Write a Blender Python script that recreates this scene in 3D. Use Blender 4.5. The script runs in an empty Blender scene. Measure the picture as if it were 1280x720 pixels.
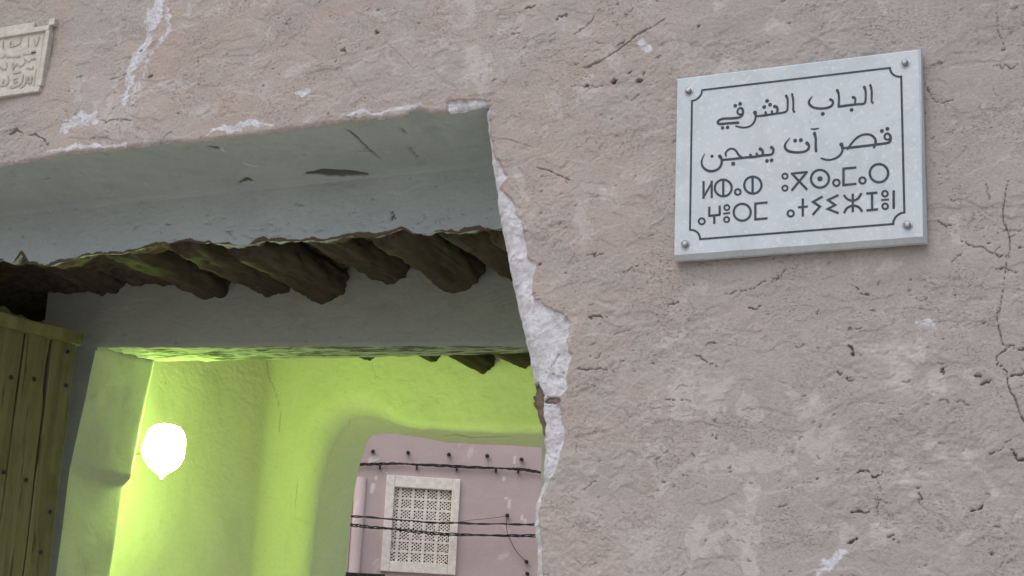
import bpy, bmesh, math, random
import numpy as np
from mathutils import Vector

# ------------------------------------------------------------------ camera, sky, sun, exposure
SC = bpy.context.scene
COL = SC.collection
CAM = np.array([0.0, -3.6, 1.6])
YAW, PITCH, ROLL, FPX = math.radians(23.936), math.radians(15.242), math.radians(2.705), 1900.0
_f = np.array([-math.sin(YAW)*math.cos(PITCH), math.cos(YAW)*math.cos(PITCH), math.sin(PITCH)])
_r0 = np.array([math.cos(YAW), math.sin(YAW), 0.0])
_u0 = np.cross(_r0, _f)
_r = math.cos(ROLL)*_r0 + math.sin(ROLL)*_u0
_u = -math.sin(ROLL)*_r0 + math.cos(ROLL)*_u0
cam_d = bpy.data.cameras.new('camera')
cam_d.sensor_width = 36.0
cam_d.lens = 36.0*FPX/1280.0
cam_d.clip_end = 400.0
cam_o = bpy.data.objects.new('camera', cam_d)
COL.objects.link(cam_o)
from mathutils import Matrix
cam_o.matrix_world = Matrix(((_r[0], _u[0], -_f[0], CAM[0]), (_r[1], _u[1], -_f[1], CAM[1]),
                             (_r[2], _u[2], -_f[2], CAM[2]), (0, 0, 0, 1)))
SC.camera = cam_o

SUN_EL, SUN_AZ = math.radians(56), math.radians(192)      # azimuth clockwise from +y
W = bpy.data.worlds.new('World'); SC.world = W; W.use_nodes = True
wn = W.node_tree
sky = wn.nodes.new('ShaderNodeTexSky'); sky.sky_type = 'NISHITA'; sky.sun_disc = False
sky.sun_elevation = SUN_EL; sky.sun_rotation = SUN_AZ; sky.dust_density = 3.0; sky.air_density = 1.0
bg = wn.nodes['Background']; bg.inputs['Strength'].default_value = 0.095
wn.links.new(sky.outputs[0], bg.inputs[0])
sun_d = bpy.data.lights.new('sun', 'SUN'); sun_d.energy = 1.1; sun_d.angle = math.radians(70)
sun_d.color = (1.0, 0.97, 0.95)
sun_o = bpy.data.objects.new('sun', sun_d); COL.objects.link(sun_o)
sd = Vector((math.sin(SUN_AZ)*math.cos(SUN_EL), math.cos(SUN_AZ)*math.cos(SUN_EL), math.sin(SUN_EL)))
sun_o.rotation_euler = sd.to_track_quat('Z', 'Y').to_euler()
SC.view_settings.view_transform = 'Standard'
try: SC.view_settings.look = 'None'
except Exception: pass
SC.view_settings.exposure = 0.40
SC.view_settings.gamma = 1.0
SC.view_settings.use_curve_mapping = False
SC.cycles.use_denoising = True
SC.cycles.max_bounces = 10
SC.cycles.diffuse_bounces = 6
SC.cycles.sample_clamp_indirect = 6.0
LAMP_STRENGTH = 92.0
LAMP_COLOR = (0.64, 1.0, 0.18)

random.seed(7)
rng = np.random.default_rng(11)

# ------------------------------------------------------------------ projection helpers
def ray(px, py):
    d = _f*FPX + _r*(px-640.0) - _u*(py-360.0)
    return d/np.linalg.norm(d)
def at_y(px, py, y):
    d = ray(px, py); return CAM + d*(y-CAM[1])/d[1]
def at_x(px, py, x):
    d = ray(px, py); return CAM + d*(x-CAM[0])/d[0]
def at_plane(px, py, o, n):
    d = ray(px, py); return CAM + d*(np.dot(np.asarray(o)-CAM, n)/np.dot(d, n))
def project(P):
    v = P - CAM
    z = v@_f
    z = np.where(np.abs(z) < 1e-6, 1e-6, z)
    qx = 640+FPX*(v@_r)/z; qy = 360-FPX*(v@_u)/z
    bad = z < 0.1
    return np.where(bad, -9999, qx), np.where(bad, -9999, qy)

# ------------------------------------------------------------------ numpy noise
_TAB = [rng.random((256, 256)).astype(np.float32)*2-1 for _ in range(4)]
def vnoise(u, v, seed=0):
    t = _TAB[seed % 4]
    u = u + 37.3*seed; v = v + 19.7*seed
    iu = np.floor(u).astype(np.int64); iv = np.floor(v).astype(np.int64)
    fu = u-iu; fv = v-iv
    fu = fu*fu*fu*(fu*(fu*6-15)+10); fv = fv*fv*fv*(fv*(fv*6-15)+10)
    a = t[iu & 255, iv & 255]; b = t[(iu+1) & 255, iv & 255]
    c = t[iu & 255, (iv+1) & 255]; d = t[(iu+1) & 255, (iv+1) & 255]
    return (a*(1-fu)+b*fu)*(1-fv) + (c*(1-fu)+d*fu)*fv
def fbm(u, v, scale, octv=4, seed=0, gain=0.5):
    s = 0; a = 1.0; f = 1.0/scale; tot = 0
    c, sn = math.cos(0.6), math.sin(0.6)
    for o in range(octv):
        s = s + a*vnoise(u*f, v*f, seed+o*5); tot += a
        u, v = c*u-sn*v, sn*u+c*v
        a *= gain; f *= 2.03
    return s/tot
def sstep(a, b, x):
    t = np.clip((x-a)/(b-a), 0, 1); return t*t*(3-2*t)
def seg_dist(X, Y, pts, widths=None):
    """distance to a polyline divided by the local half width"""
    best = np.full(X.shape, 1e9, dtype=np.float32)
    for i in range(len(pts)-1):
        (x0, y0), (x1, y1) = pts[i], pts[i+1]
        dx, dy = x1-x0, y1-y0; L = dx*dx+dy*dy+1e-12
        t = np.clip(((X-x0)*dx+(Y-y0)*dy)/L, 0, 1)
        d = np.hypot(X-(x0+t*dx), Y-(y0+t*dy))
        if widths is not None:
            w = widths[i]*(1-t)+widths[i+1]*t
            d = d/np.maximum(w, 1e-6)
        best = np.minimum(best, d)
    return best
def in_poly(X, Y, poly):
    ins = np.zeros(X.shape, bool); n = len(poly); j = n-1
    for i in range(n):
        xi, yi = poly[i]; xj, yj = poly[j]
        if yi != yj:
            c = ((yi > Y) != (yj > Y)) & (X < (xj-xi)*(Y-yi)/(yj-yi)+xi)
            ins ^= c
        j = i
    return ins
def interp_poly(v, pts):
    p = np.array(pts, float); return np.interp(v, p[:, 0], p[:, 1])

# ------------------------------------------------------------------ object helpers
def tag(o, label=None, cat=None, group=None, kind=None):
    if label: o['label'] = label
    if cat: o['category'] = cat
    if group: o['group'] = group
    if kind: o['kind'] = kind
    return o
def empty(name, loc, label, cat, group=None):
    o = bpy.data.objects.new(name, None); COL.objects.link(o); o.location = loc
    o.empty_display_size = 0.1
    return tag(o, label, cat, group)
def link(name, me, mat, parent=None, label=None):
    o = bpy.data.objects.new(name, me); COL.objects.link(o)
    if mat: me.materials.append(mat)
    if parent is not None:
        o.parent = parent
        base = Vector((0, 0, 0)); q = parent
        while q is not None: base += Vector(q.location); q = q.parent
        if base.length > 0: me.transform(Matrix.Translation(-base))
    if label: o['label'] = label
    return o
def grid_mesh(name, P, keep=None, attrs=None, smooth=True, flip=False):
    n, m = P.shape[:2]
    idx = np.arange(n*m).reshape(n, m)
    q = np.stack([idx[:-1, :-1], idx[1:, :-1], idx[1:, 1:], idx[:-1, 1:]], -1)
    if flip: q = q[..., ::-1]
    q = q[keep] if keep is not None else q.reshape(-1, 4)
    used = np.zeros(n*m, bool); used[q.ravel()] = True
    remap = np.cumsum(used)-1
    q = remap[q]; V = P.reshape(-1, 3)[used]
    me = bpy.data.meshes.new(name)
    me.vertices.add(len(V)); me.vertices.foreach_set('co', V.astype(np.float32).ravel())
    me.loops.add(q.size); me.loops.foreach_set('vertex_index', q.astype(np.int32).ravel())
    me.polygons.add(len(q))
    me.polygons.foreach_set('loop_start', np.arange(0, q.size, 4, dtype=np.int32))
    me.polygons.foreach_set('loop_total', np.full(len(q), 4, np.int32))
    if smooth: me.polygons.foreach_set('use_smooth', np.ones(len(q), bool))
    me.update(calc_edges=True)
    if attrs:
        for k, a in attrs.items():
            at = me.attributes.new(k, 'FLOAT', 'POINT')
            at.data.foreach_set('value', a.reshape(-1)[used].astype(np.float32))
    return me
def bm_box(bm, lo, hi):
    vs = [bm.verts.new((x, y, z)) for x in (lo[0], hi[0]) for y in (lo[1], hi[1]) for z in (lo[2], hi[2])]
    for f in ((0, 1, 3, 2), (4, 6, 7, 5), (0, 4, 5, 1), (2, 3, 7, 6), (0, 2, 6, 4), (1, 5, 7, 3)):
        bm.faces.new([vs[i] for i in f])
    return vs
def bm_obox(bm, o, ax, ay, az):
    """box from corner o along three edge vectors"""
    o, ax, ay, az = (np.array(v, float) for v in (o, ax, ay, az))
    vs = [bm.verts.new(o+i*ax+j*ay+k*az) for i in (0, 1) for j in (0, 1) for k in (0, 1)]
    for f in ((0, 1, 3, 2), (4, 6, 7, 5), (0, 4, 5, 1), (2, 3, 7, 6), (0, 2, 6, 4), (1, 5, 7, 3)):
        bm.faces.new([vs[i] for i in f])
    return vs
def bm_mesh(name, bm, smooth=False, bevel=0.0, seg=2):
    if bevel:
        bmesh.ops.bevel(bm, geom=bm.edges[:], offset=bevel, segments=seg, affect='EDGES', profile=0.6)
    bmesh.ops.recalc_face_normals(bm, faces=bm.faces[:])
    me = bpy.data.meshes.new(name); bm.to_mesh(me); bm.free()
    if smooth: me.polygons.foreach_set('use_smooth', np.ones(len(me.polygons), bool))
    return me
def bm_tube(bm, pts, r, n=8, cap=True):
    pts = [np.array(p, float) for p in pts]; rings = []
    for i, p in enumerate(pts):
        t = pts[min(i+1, len(pts)-1)]-pts[max(i-1, 0)]; t /= np.linalg.norm(t)+1e-12
        a = np.cross(t, (0, 0, 1.0))
        if np.linalg.norm(a) < 0.05: a = np.cross(t, (0, 1.0, 0))
        a /= np.linalg.norm(a); b = np.cross(t, a)
        rr = r[i] if hasattr(r, '__len__') else r
        rings.append([bm.verts.new(p+rr*(math.cos(2*math.pi*k/n)*a+math.sin(2*math.pi*k/n)*b)) for k in range(n)])
    for i in range(len(rings)-1):
        for k in range(n):
            bm.faces.new((rings[i][k], rings[i][(k+1) % n], rings[i+1][(k+1) % n], rings[i+1][k]))
    if cap:
        bm.faces.new(rings[0]); bm.faces.new(rings[-1][::-1])
def catmull(pts, per=6):
    p = [np.array(q, float) for q in pts]
    if len(p) < 3: return p
    out = []
    for i in range(len(p)-1):
        a = p[i-1] if i > 0 else 2*p[0]-p[1]
        b, c = p[i], p[i+1]
        d = p[i+2] if i+2 < len(p) else 2*p[-1]-p[-2]
        for k in range(per):
            t = k/per
            out.append(0.5*(2*b+(c-a)*t+(2*a-5*b+4*c-d)*t*t+(3*b-a-3*c+d)*t**3))
    out.append(p[-1]); return out

# ------------------------------------------------------------------ materials
class NT:
    def __init__(s, name):
        s.m = bpy.data.materials.new(name); s.m.use_nodes = True; s.t = s.m.node_tree
        s.b = s.t.nodes['Principled BSDF']; s.b.inputs['Roughness'].default_value = 0.92
        s.b.inputs['Specular IOR Level'].default_value = 0.2
        s.co = s.n('ShaderNodeNewGeometry').outputs['Position']
    def n(s, k, **kw):
        x = s.t.nodes.new(k)
        for a, v in kw.items(): setattr(x, a, v)
        return x
    def l(s, a, b): s.t.links.new(a, b)
    def noise(s, scale, detail=4, rough=0.55, dist=0.0, vec=None):
        x = s.n('ShaderNodeTexNoise'); x.inputs['Scale'].default_value = scale
        x.inputs['Detail'].default_value = detail; x.inputs['Roughness'].default_value = rough
        x.inputs['Distortion'].default_value = dist
        s.l(vec if vec is not None else s.co, x.inputs['Vector']); return x.outputs['Fac']
    def mapv(s, scale, rot=(0, 0, 0), loc=(0, 0, 0)):
        x = s.n('ShaderNodeMapping'); x.inputs['Scale'].default_value = scale
        x.inputs['Rotation'].default_value = rot; x.inputs['Location'].default_value = loc
        s.l(s.co, x.inputs['Vector']); return x.outputs[0]
    def ramp(s, fac, a, b, lo=0.0, hi=1.0):
        x = s.n('ShaderNodeMapRange'); x.interpolation_type = 'SMOOTHSTEP'
        x.inputs[1].default_value = a; x.inputs[2].default_value = b
        x.inputs[3].default_value = lo; x.inputs[4].default_value = hi
        s.l(fac, x.inputs[0]); return x.outputs[0]
    def math(s, op, a, b):
        x = s.n('ShaderNodeMath', operation=op)
        for i, v in enumerate((a, b)):
            if hasattr(v, 'is_output'): s.l(v, x.inputs[i])
            else: x.inputs[i].default_value = v
        return x.outputs[0]
    def mix(s, fac, a, b, mode='MIX'):
        x = s.n('ShaderNodeMix', data_type='RGBA', blend_type=mode)
        for i, v in ((0, fac), (6, a), (7, b)):
            if hasattr(v, 'is_output'): s.l(v, x.inputs[i])
            elif i == 0: x.inputs[0].default_value = v
            else: x.inputs[i].default_value = (*v, 1)
        return x.outputs[2]
    def attr(s, name):
        x = s.n('ShaderNodeAttribute'); x.attribute_name = name; return x.outputs['Fac']
    def bump(s, h, dist, strength=1.0, prev=None):
        x = s.n('ShaderNodeBump'); x.inputs['Distance'].default_value = dist
        x.inputs['Strength'].default_value = strength
        s.l(h, x.inputs['Height'])
        if prev is not None: s.l(prev, x.inputs['Normal'])
        return x.outputs[0]
    def done(s, col, nrm=None, rough=None):
        if hasattr(col, 'is_output'): s.l(col, s.b.inputs['Base Color'])
        else: s.b.inputs['Base Color'].default_value = (*col, 1)
        if nrm is not None: s.l(nrm, s.b.inputs['Normal'])
        if rough is not None:
            if hasattr(rough, 'is_output'): s.l(rough, s.b.inputs['Roughness'])
            else: s.b.inputs['Roughness'].default_value = rough
        return s.m

def mat_outer():
    k = NT('adobe_plaster')
    big = k.ramp(k.noise(0.9, 3), 0.35, 0.65)
    col = k.mix(big, (0.450, 0.388, 0.349), (0.434, 0.396, 0.366))
    mid = k.ramp(k.noise(5.5, 6, 0.65, 0.4), 0.45, 0.66)
    col = k.mix(k.math('MULTIPLY', mid, 0.55), col, (0.454, 0.376, 0.339))
    gr = k.ramp(k.noise(3.1, 7, 0.66, 0.6, k.mapv((1, 1, 1), loc=(7, 2, 3))), 0.49, 0.62)
    col = k.mix(k.math('MULTIPLY', gr, 0.65), col, (0.415, 0.396, 0.377))
    sx = k.n('ShaderNodeSeparateXYZ'); k.l(k.co, sx.inputs[0])
    gx = k.ramp(sx.outputs['X'], -1.7, -0.4)
    col = k.mix(k.math('MULTIPLY', gx, 0.60), col, (0.391, 0.374, 0.357))
    # worn lighter skins with broken edges
    sm = k.ramp(k.noise(7.0, 8, 0.68, 0.8), 0.56, 0.63)
    col = k.mix(k.math('MULTIPLY', sm, 0.55), col, (0.511, 0.478, 0.449))
    sm2 = k.ramp(k.noise(16.0, 8, 0.7, 0.5, k.mapv((1, 1, 1.3), loc=(2, 8, 5))), 0.60, 0.67)
    col = k.mix(k.math('MULTIPLY', sm2, 0.45), col, (0.531, 0.492, 0.469))
    dkp = k.ramp(k.noise(11.0, 8, 0.7, 0.3, k.mapv((1, 1, 1.6), loc=(1, 4, 6))), 0.60, 0.70)
    col = k.mix(k.math('MULTIPLY', dkp, 0.30), col, (0.299, 0.258, 0.230))
    fine = k.noise(120, 6, 0.7)
    col = k.mix(k.ramp(fine, 0.25, 0.75, 0.0, 1.0), k.mix(1.0, col, (0.88, 0.875, 0.87), 'MULTIPLY'), k.mix(1.0, col, (1.08, 1.08, 1.08), 'MULTIPLY'))
    br = k.noise(55, 5, 0.65)
    pale = k.attr('pale')
    pf = k.math('MULTIPLY', k.ramp(k.math('ADD', pale, k.math('MULTIPLY', k.math('SUBTRACT', br, 0.5), 1.1)), 0.22, 0.66), 0.60)
    col = k.mix(pf, col, k.mix(k.ramp(br, 0.3, 0.7), (0.511, 0.478, 0.454), (0.569, 0.537, 0.515)))
    white = k.attr('white')
    wf = k.ramp(k.math('ADD', white, k.math('MULTIPLY', k.math('SUBTRACT', br, 0.5), 1.3)), 0.28, 0.66)
    wc = k.mix(k.ramp(k.noise(35, 6, 0.7), 0.35, 0.62), (0.511, 0.502, 0.520), (0.675, 0.680, 0.724))
    col = k.mix(wf, col, wc)
    mud = k.attr('mud')
    col = k.mix(k.ramp(k.math('ADD', mud, k.math('MULTIPLY', k.math('SUBTRACT', br, 0.5), 0.5)), 0.4, 0.6), col, (0.193, 0.153, 0.122))
    dk = k.attr('dirt_shade')
    col = k.mix(k.math('MULTIPLY', k.ramp(dk, 0.2, 0.8), 0.62), col, (0.164, 0.138, 0.122))
    clus = k.ramp(k.noise(6.5, 4, 0.6, 0.4, k.mapv((1, 1, 1), loc=(4, 4, 4))), 0.40, 0.66)
    pore = k.ramp(k.noise(165, 3, 0.6, 0.3, k.mapv((0.8, 1, 1.25))), 0.565, 0.66)
    pore = k.math('MULTIPLY', pore, clus)
    col = k.mix(k.math('MULTIPLY', pore, 0.42), col, (0.130, 0.110, 0.099))  # pores: grime and shade both put into the colour
    grain = k.ramp(k.noise(210, 2, 0.5, 0, k.mapv((1, 1, 1), loc=(9, 1, 2))), 0.63, 0.72)
    col = k.mix(k.math('MULTIPLY', grain, 0.28), col, (0.540, 0.512, 0.500))
    h = k.math('ADD', k.noise(110, 5, 0.7), k.math('MULTIPLY', k.noise(330, 3, 0.6), 0.5))
    h = k.math('SUBTRACT', h, k.math('MULTIPLY', pore, 0.8))
    n1 = k.bump(h, 0.005, 0.65)
    # elongated trowel drags
    n2 = k.bump(k.noise(26, 5, 0.65, 0.8, k.mapv((1.0, 1.0, 2.6), rot=(0, 0.15, 0))), 0.004, 0.28, n1)
    return k.done(col, n2, 0.95)

def mat_plaster(name, c1, c2, cd, bumpd=0.006, streak=False):
    k = NT(name)
    col = k.mix(k.ramp(k.noise(2.2, 5, 0.6, 0.4), 0.35, 0.65), c1, c2)
    spot = k.ramp(k.noise(9, 8, 0.72, 0.5), 0.56, 0.70)
    col = k.mix(k.math('MULTIPLY', spot, 0.32), col, cd)
    brush = k.ramp(k.noise(1.0, 6, 0.7, 0.2, k.mapv((9, 9, 60))), 0.52, 0.70)
    col = k.mix(k.math('MULTIPLY', brush, 0.16), col, cd)
    fine = k.noise(90, 5, 0.65)
    col = k.mix(k.ramp(fine, 0.3, 0.7, 0, 1), k.mix(1.0, col, (0.93, 0.93, 0.93), 'MULTIPLY'), col)
    speck = k.ramp(k.noise(58, 3, 0.5, 0.4), 0.68, 0.74)
    col = k.mix(k.math('MULTIPLY', speck, 0.6), col, cd)
    dk = k.attr('dirt_shade')
    col = k.mix(k.math('MULTIPLY', k.ramp(dk, 0.2, 0.8), 0.85), col, (0.07, 0.065, 0.05))
    wt = k.attr('white')
    col = k.mix(k.ramp(wt, 0.3, 0.7), col, (0.60, 0.60, 0.57))
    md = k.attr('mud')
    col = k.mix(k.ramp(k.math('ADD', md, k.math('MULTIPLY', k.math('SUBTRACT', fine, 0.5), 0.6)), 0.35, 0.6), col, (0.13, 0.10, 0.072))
    n1 = k.bump(k.noise(38, 6, 0.62), bumpd, 0.6)
    n2 = k.bump(k.noise(9, 3, 0.5, 0.8, k.mapv((1, 1, 2.2))), bumpd*2.5, 0.5, n1)
    return k.done(col, n2, 0.9)

def mat_wood(name, c1, c2, axis='Z', scale=1.0):
    k = NT(name)
    s = {'Z': (22, 22, 1.4), 'Y': (22, 1.6, 22), 'U': (9, 9, 30)}[axis]
    v = k.mapv(tuple(q*scale for q in s))
    g = k.noise(1.0, 7, 0.65, 0.7, v)
    col = k.mix(k.ramp(g, 0.3, 0.7), c1, c2)
    blot = k.ramp(k.noise(5, 5, 0.6), 0.5, 0.75)
    col = k.mix(k.math('MULTIPLY', blot, 0.5), col, tuple(q*0.5 for q in c1))
    lines = k.ramp(k.noise(2.3, 4, 0.6, 0.3, v), 0.60, 0.68)
    col = k.mix(k.math('MULTIPLY', lines, 0.7), col, tuple(q*0.3 for q in c1))
    n1 = k.bump(g, 0.006, 0.8)
    n2 = k.bump(k.noise(60, 5, 0.7), 0.004, 0.5, n1)
    return k.done(col, n2, 0.85)

def mat_simple(name, col, rough=0.7, metal=0.0, nscale=40, var=0.25, bumpd=0.002):
    k = NT(name)
    c = k.mix(k.ramp(k.noise(nscale, 5, 0.6), 0.3, 0.7), tuple(q*(1-var) for q in col), tuple(min(1, q*(1+var)) for q in col))
    k.b.inputs['Metallic'].default_value = metal
    k.b.inputs['Specular IOR Level'].default_value = 0.35
    return k.done(c, k.bump(k.noise(nscale*2.5, 4, 0.6), bumpd, 0.5), rough)

def mat_marble():
    k = NT('white_marble')
    col = k.mix(k.ramp(k.noise(6, 6, 0.6, 1.0), 0.35, 0.7), (0.545, 0.615, 0.655), (0.47, 0.54, 0.575))
    warm = k.ramp(k.noise(4.0, 5, 0.6, 0.5, k.mapv((1, 1, 1), loc=(3, 1, 9))), 0.55, 0.75)
    col = k.mix(k.math('MULTIPLY', warm, 0.5), col, (0.51, 0.53, 0.51))
    sp = k.ramp(k.noise(85, 4, 0.6), 0.55, 0.66)
    col = k.mix(k.math('MULTIPLY', sp, 0.55), col, (0.66, 0.73, 0.79))
    s2 = k.ramp(k.noise(85, 4, 0.6, 0, k.mapv((1, 1, 1), loc=(5, 5, 1))), 0.64, 0.72)
    col = k.mix(k.math('MULTIPLY', s2, 0.45), col, (0.36, 0.41, 0.43))
    k.b.inputs['Specular IOR Level'].default_value = 0.4
    return k.done(col, k.bump(k.noise(60, 5, 0.6), 0.0012, 0.5), 0.55)

def mat_pink():
    k = NT('pink_render')
    col = k.mix(k.ramp(k.noise(1.3, 4, 0.6, 0.3), 0.35, 0.65), (0.575, 0.455, 0.438), (0.545, 0.44, 0.422))
    p = k.ramp(k.noise(4.2, 5, 0.6, 0.7, k.mapv((1.3, 1.3, 0.8))), 0.63, 0.70)
    col = k.mix(k.math('MULTIPLY', p, 0.6), col, (0.72, 0.63, 0.59))
    col = k.mix(k.ramp(k.attr('white'), 0.3, 0.6), col, (0.76, 0.66, 0.62))
    sp = k.ramp(k.noise(40, 4, 0.6), 0.66, 0.74)
    col = k.mix(k.math('MULTIPLY', sp, 0.4), col, (0.2, 0.12, 0.11))
    return k.done(col, k.bump(k.noise(30, 6, 0.65), 0.008, 0.5), 0.9)

M = {
    'outer': mat_outer(),
    'lintel': mat_plaster('grey_lime_plaster', (0.49, 0.555, 0.575), (0.43, 0.495, 0.512), (0.26, 0.29, 0.285), 0.005),
    'inner': mat_plaster('inner_plaster_shaded', (0.40, 0.445, 0.40), (0.37, 0.41, 0.37), (0.24, 0.25, 0.21), 0.004),  # darker than the pier; the shade of the recess is in its colour
    'pier': mat_plaster('pier_plaster', (0.62, 0.64, 0.58), (0.57, 0.59, 0.53), (0.36, 0.36, 0.30), 0.0012),
    'room': mat_plaster('room_plaster', (0.80, 0.79, 0.69), (0.76, 0.75, 0.65), (0.58, 0.54, 0.40), 0.003),
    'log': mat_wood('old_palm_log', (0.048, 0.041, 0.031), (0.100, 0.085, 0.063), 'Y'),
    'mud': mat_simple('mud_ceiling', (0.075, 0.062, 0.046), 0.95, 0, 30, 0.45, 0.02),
    'door': mat_wood('olive_door_plank', (0.132, 0.130, 0.058), (0.205, 0.198, 0.092), 'Z'),  # olive tint puts part of the green lamplight into the wood
    'rail': mat_wood('door_rail_wood', (0.165, 0.165, 0.068), (0.25, 0.245, 0.108), 'Z', 0.8),
    'iron': mat_simple('dark_iron', (0.035, 0.03, 0.028), 0.7, 0.3, 60, 0.4, 0.001),
    'steel': mat_simple('steel_screw', (0.33, 0.34, 0.35), 0.38, 0.9, 90, 0.3, 0.0006),
    'marble': mat_marble(),
    'ink': mat_simple('slate_inlay', (0.040, 0.056, 0.075), 0.6, 0, 70, 0.3, 0.0006),
    'plaque': mat_simple('carved_gypsum', (0.56, 0.535, 0.475), 0.9, 0, 45, 0.12, 0.004),
    'plaque_cut': mat_simple('gypsum_letters', (0.44, 0.41, 0.365), 0.9, 0, 60, 0.2, 0.003),
    'pink': mat_pink(),
    'gyps': mat_simple('cream_gypsum', (0.82, 0.75, 0.66), 0.85, 0, 25, 0.12, 0.004),
    'hollow': mat_simple('dark_room_backing', (0.03, 0.025, 0.022), 0.9, 0, 10, 0.3, 0.002),  # shade of the room behind the lattice, as a colour
    'cable': mat_simple('black_cable', (0.028, 0.026, 0.028), 0.55, 0, 40, 0.2, 0.001),
    'dust': mat_simple('sandy_ground', (0.50, 0.44, 0.38), 0.95, 0, 3, 0.18, 0.01),
    'brass': mat_simple('lamp_holder', (0.25, 0.25, 0.22), 0.5, 0.2, 50, 0.2, 0.001),
}
_e = bpy.data.materials.new('lit_bulb'); _e.use_nodes = True
for _x in list(_e.node_tree.nodes):
    if _x.type == 'BSDF_PRINCIPLED': _e.node_tree.nodes.remove(_x)
_em = _e.node_tree.nodes.new('ShaderNodeEmission'); _em.inputs[0].default_value = (*LAMP_COLOR, 1)
_em.inputs[1].default_value = LAMP_STRENGTH
_e.node_tree.links.new(_em.outputs[0], [x for x in _e.node_tree.nodes if x.type == 'OUTPUT_MATERIAL'][0].inputs[0])
M['bulb'] = _e

# ------------------------------------------------------------------ ground
S = 160.0
n = 41
gx, gy = np.meshgrid(np.linspace(-S, S, n), np.linspace(-S, S, n), indexing='ij')
go = link('ground', grid_mesh('ground', np.stack([gx, gy, np.zeros_like(gx)], -1)), M['dust'])
tag(go, 'sandy trodden earth in front of the gateway', None, None, 'structure')

# ------------------------------------------------------------------ the gateway building
Y_B, Y_C, Y_CB, Y_F, Y_FB = 0.42, 1.05, 1.46, 3.36, 3.71
ZTOP = 3.207
GATE = empty('gateway_building', (-2.0, 0.5, 0), 'weathered pink brown adobe gateway with chipped jamb, plank door and green lit passage', 'building')

# jamb of the opening (silhouette) and the outer edge of its bare white plaster, traced on the wall face
JAMB = [(605, 120), (605, 137), (608, 165), (611, 200), (617, 240), (621, 275), (629, 310), (636, 345), (641, 372), (647, 395),
        (655, 427), (661, 460), (664, 480), (662, 505), (669, 532), (676, 550), (677, 570), (674, 600), (667, 625), (664, 640), (667, 680), (669, 720)]
WHITE = [(613, 126), (612, 163), (617, 197), (634, 217), (624, 234), (638, 247), (645, 267), (656, 288), (659, 322), (668, 331),
         (662, 355), (668, 372), (705, 392), (711, 402), (709, 420), (712, 460), (710, 485), (699, 497), (686, 501), (700, 506),
         (702, 530), (707, 541), (704, 557), (697, 580), (688, 600), (677, 625), (673, 640), (676, 680), (680, 720)]
jw = np.array([at_y(a, b, 0) for a, b in JAMB])           # world points of the jamb line
jz = jw[::-1, 2]; jx = jw[::-1, 0]
jz = np.concatenate([[-0.1, 1.2], jz]); jx = np.concatenate([[-1.62, -1.66], jx])
def jamb_x(z):
    z = np.asarray(z, float)
    return np.interp(z, jz, jx) + 0.004*fbm(z*0+3.3, z, 0.05, 3, 2) + 0.002*fbm(z*0+1.3, z, 0.015, 2, 1)
def ztop(x):
    x = np.asarray(x, float)
    chip = np.maximum(0, fbm(x, x*0+4.1, 0.16, 3, 3)-0.22)*0.05
    return ZTOP + 0.006*fbm(x, x*0+9.7, 0.30, 3, 1) + 0.004*fbm(x, x*0+2.2, 0.04, 3, 2) + chip

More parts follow.
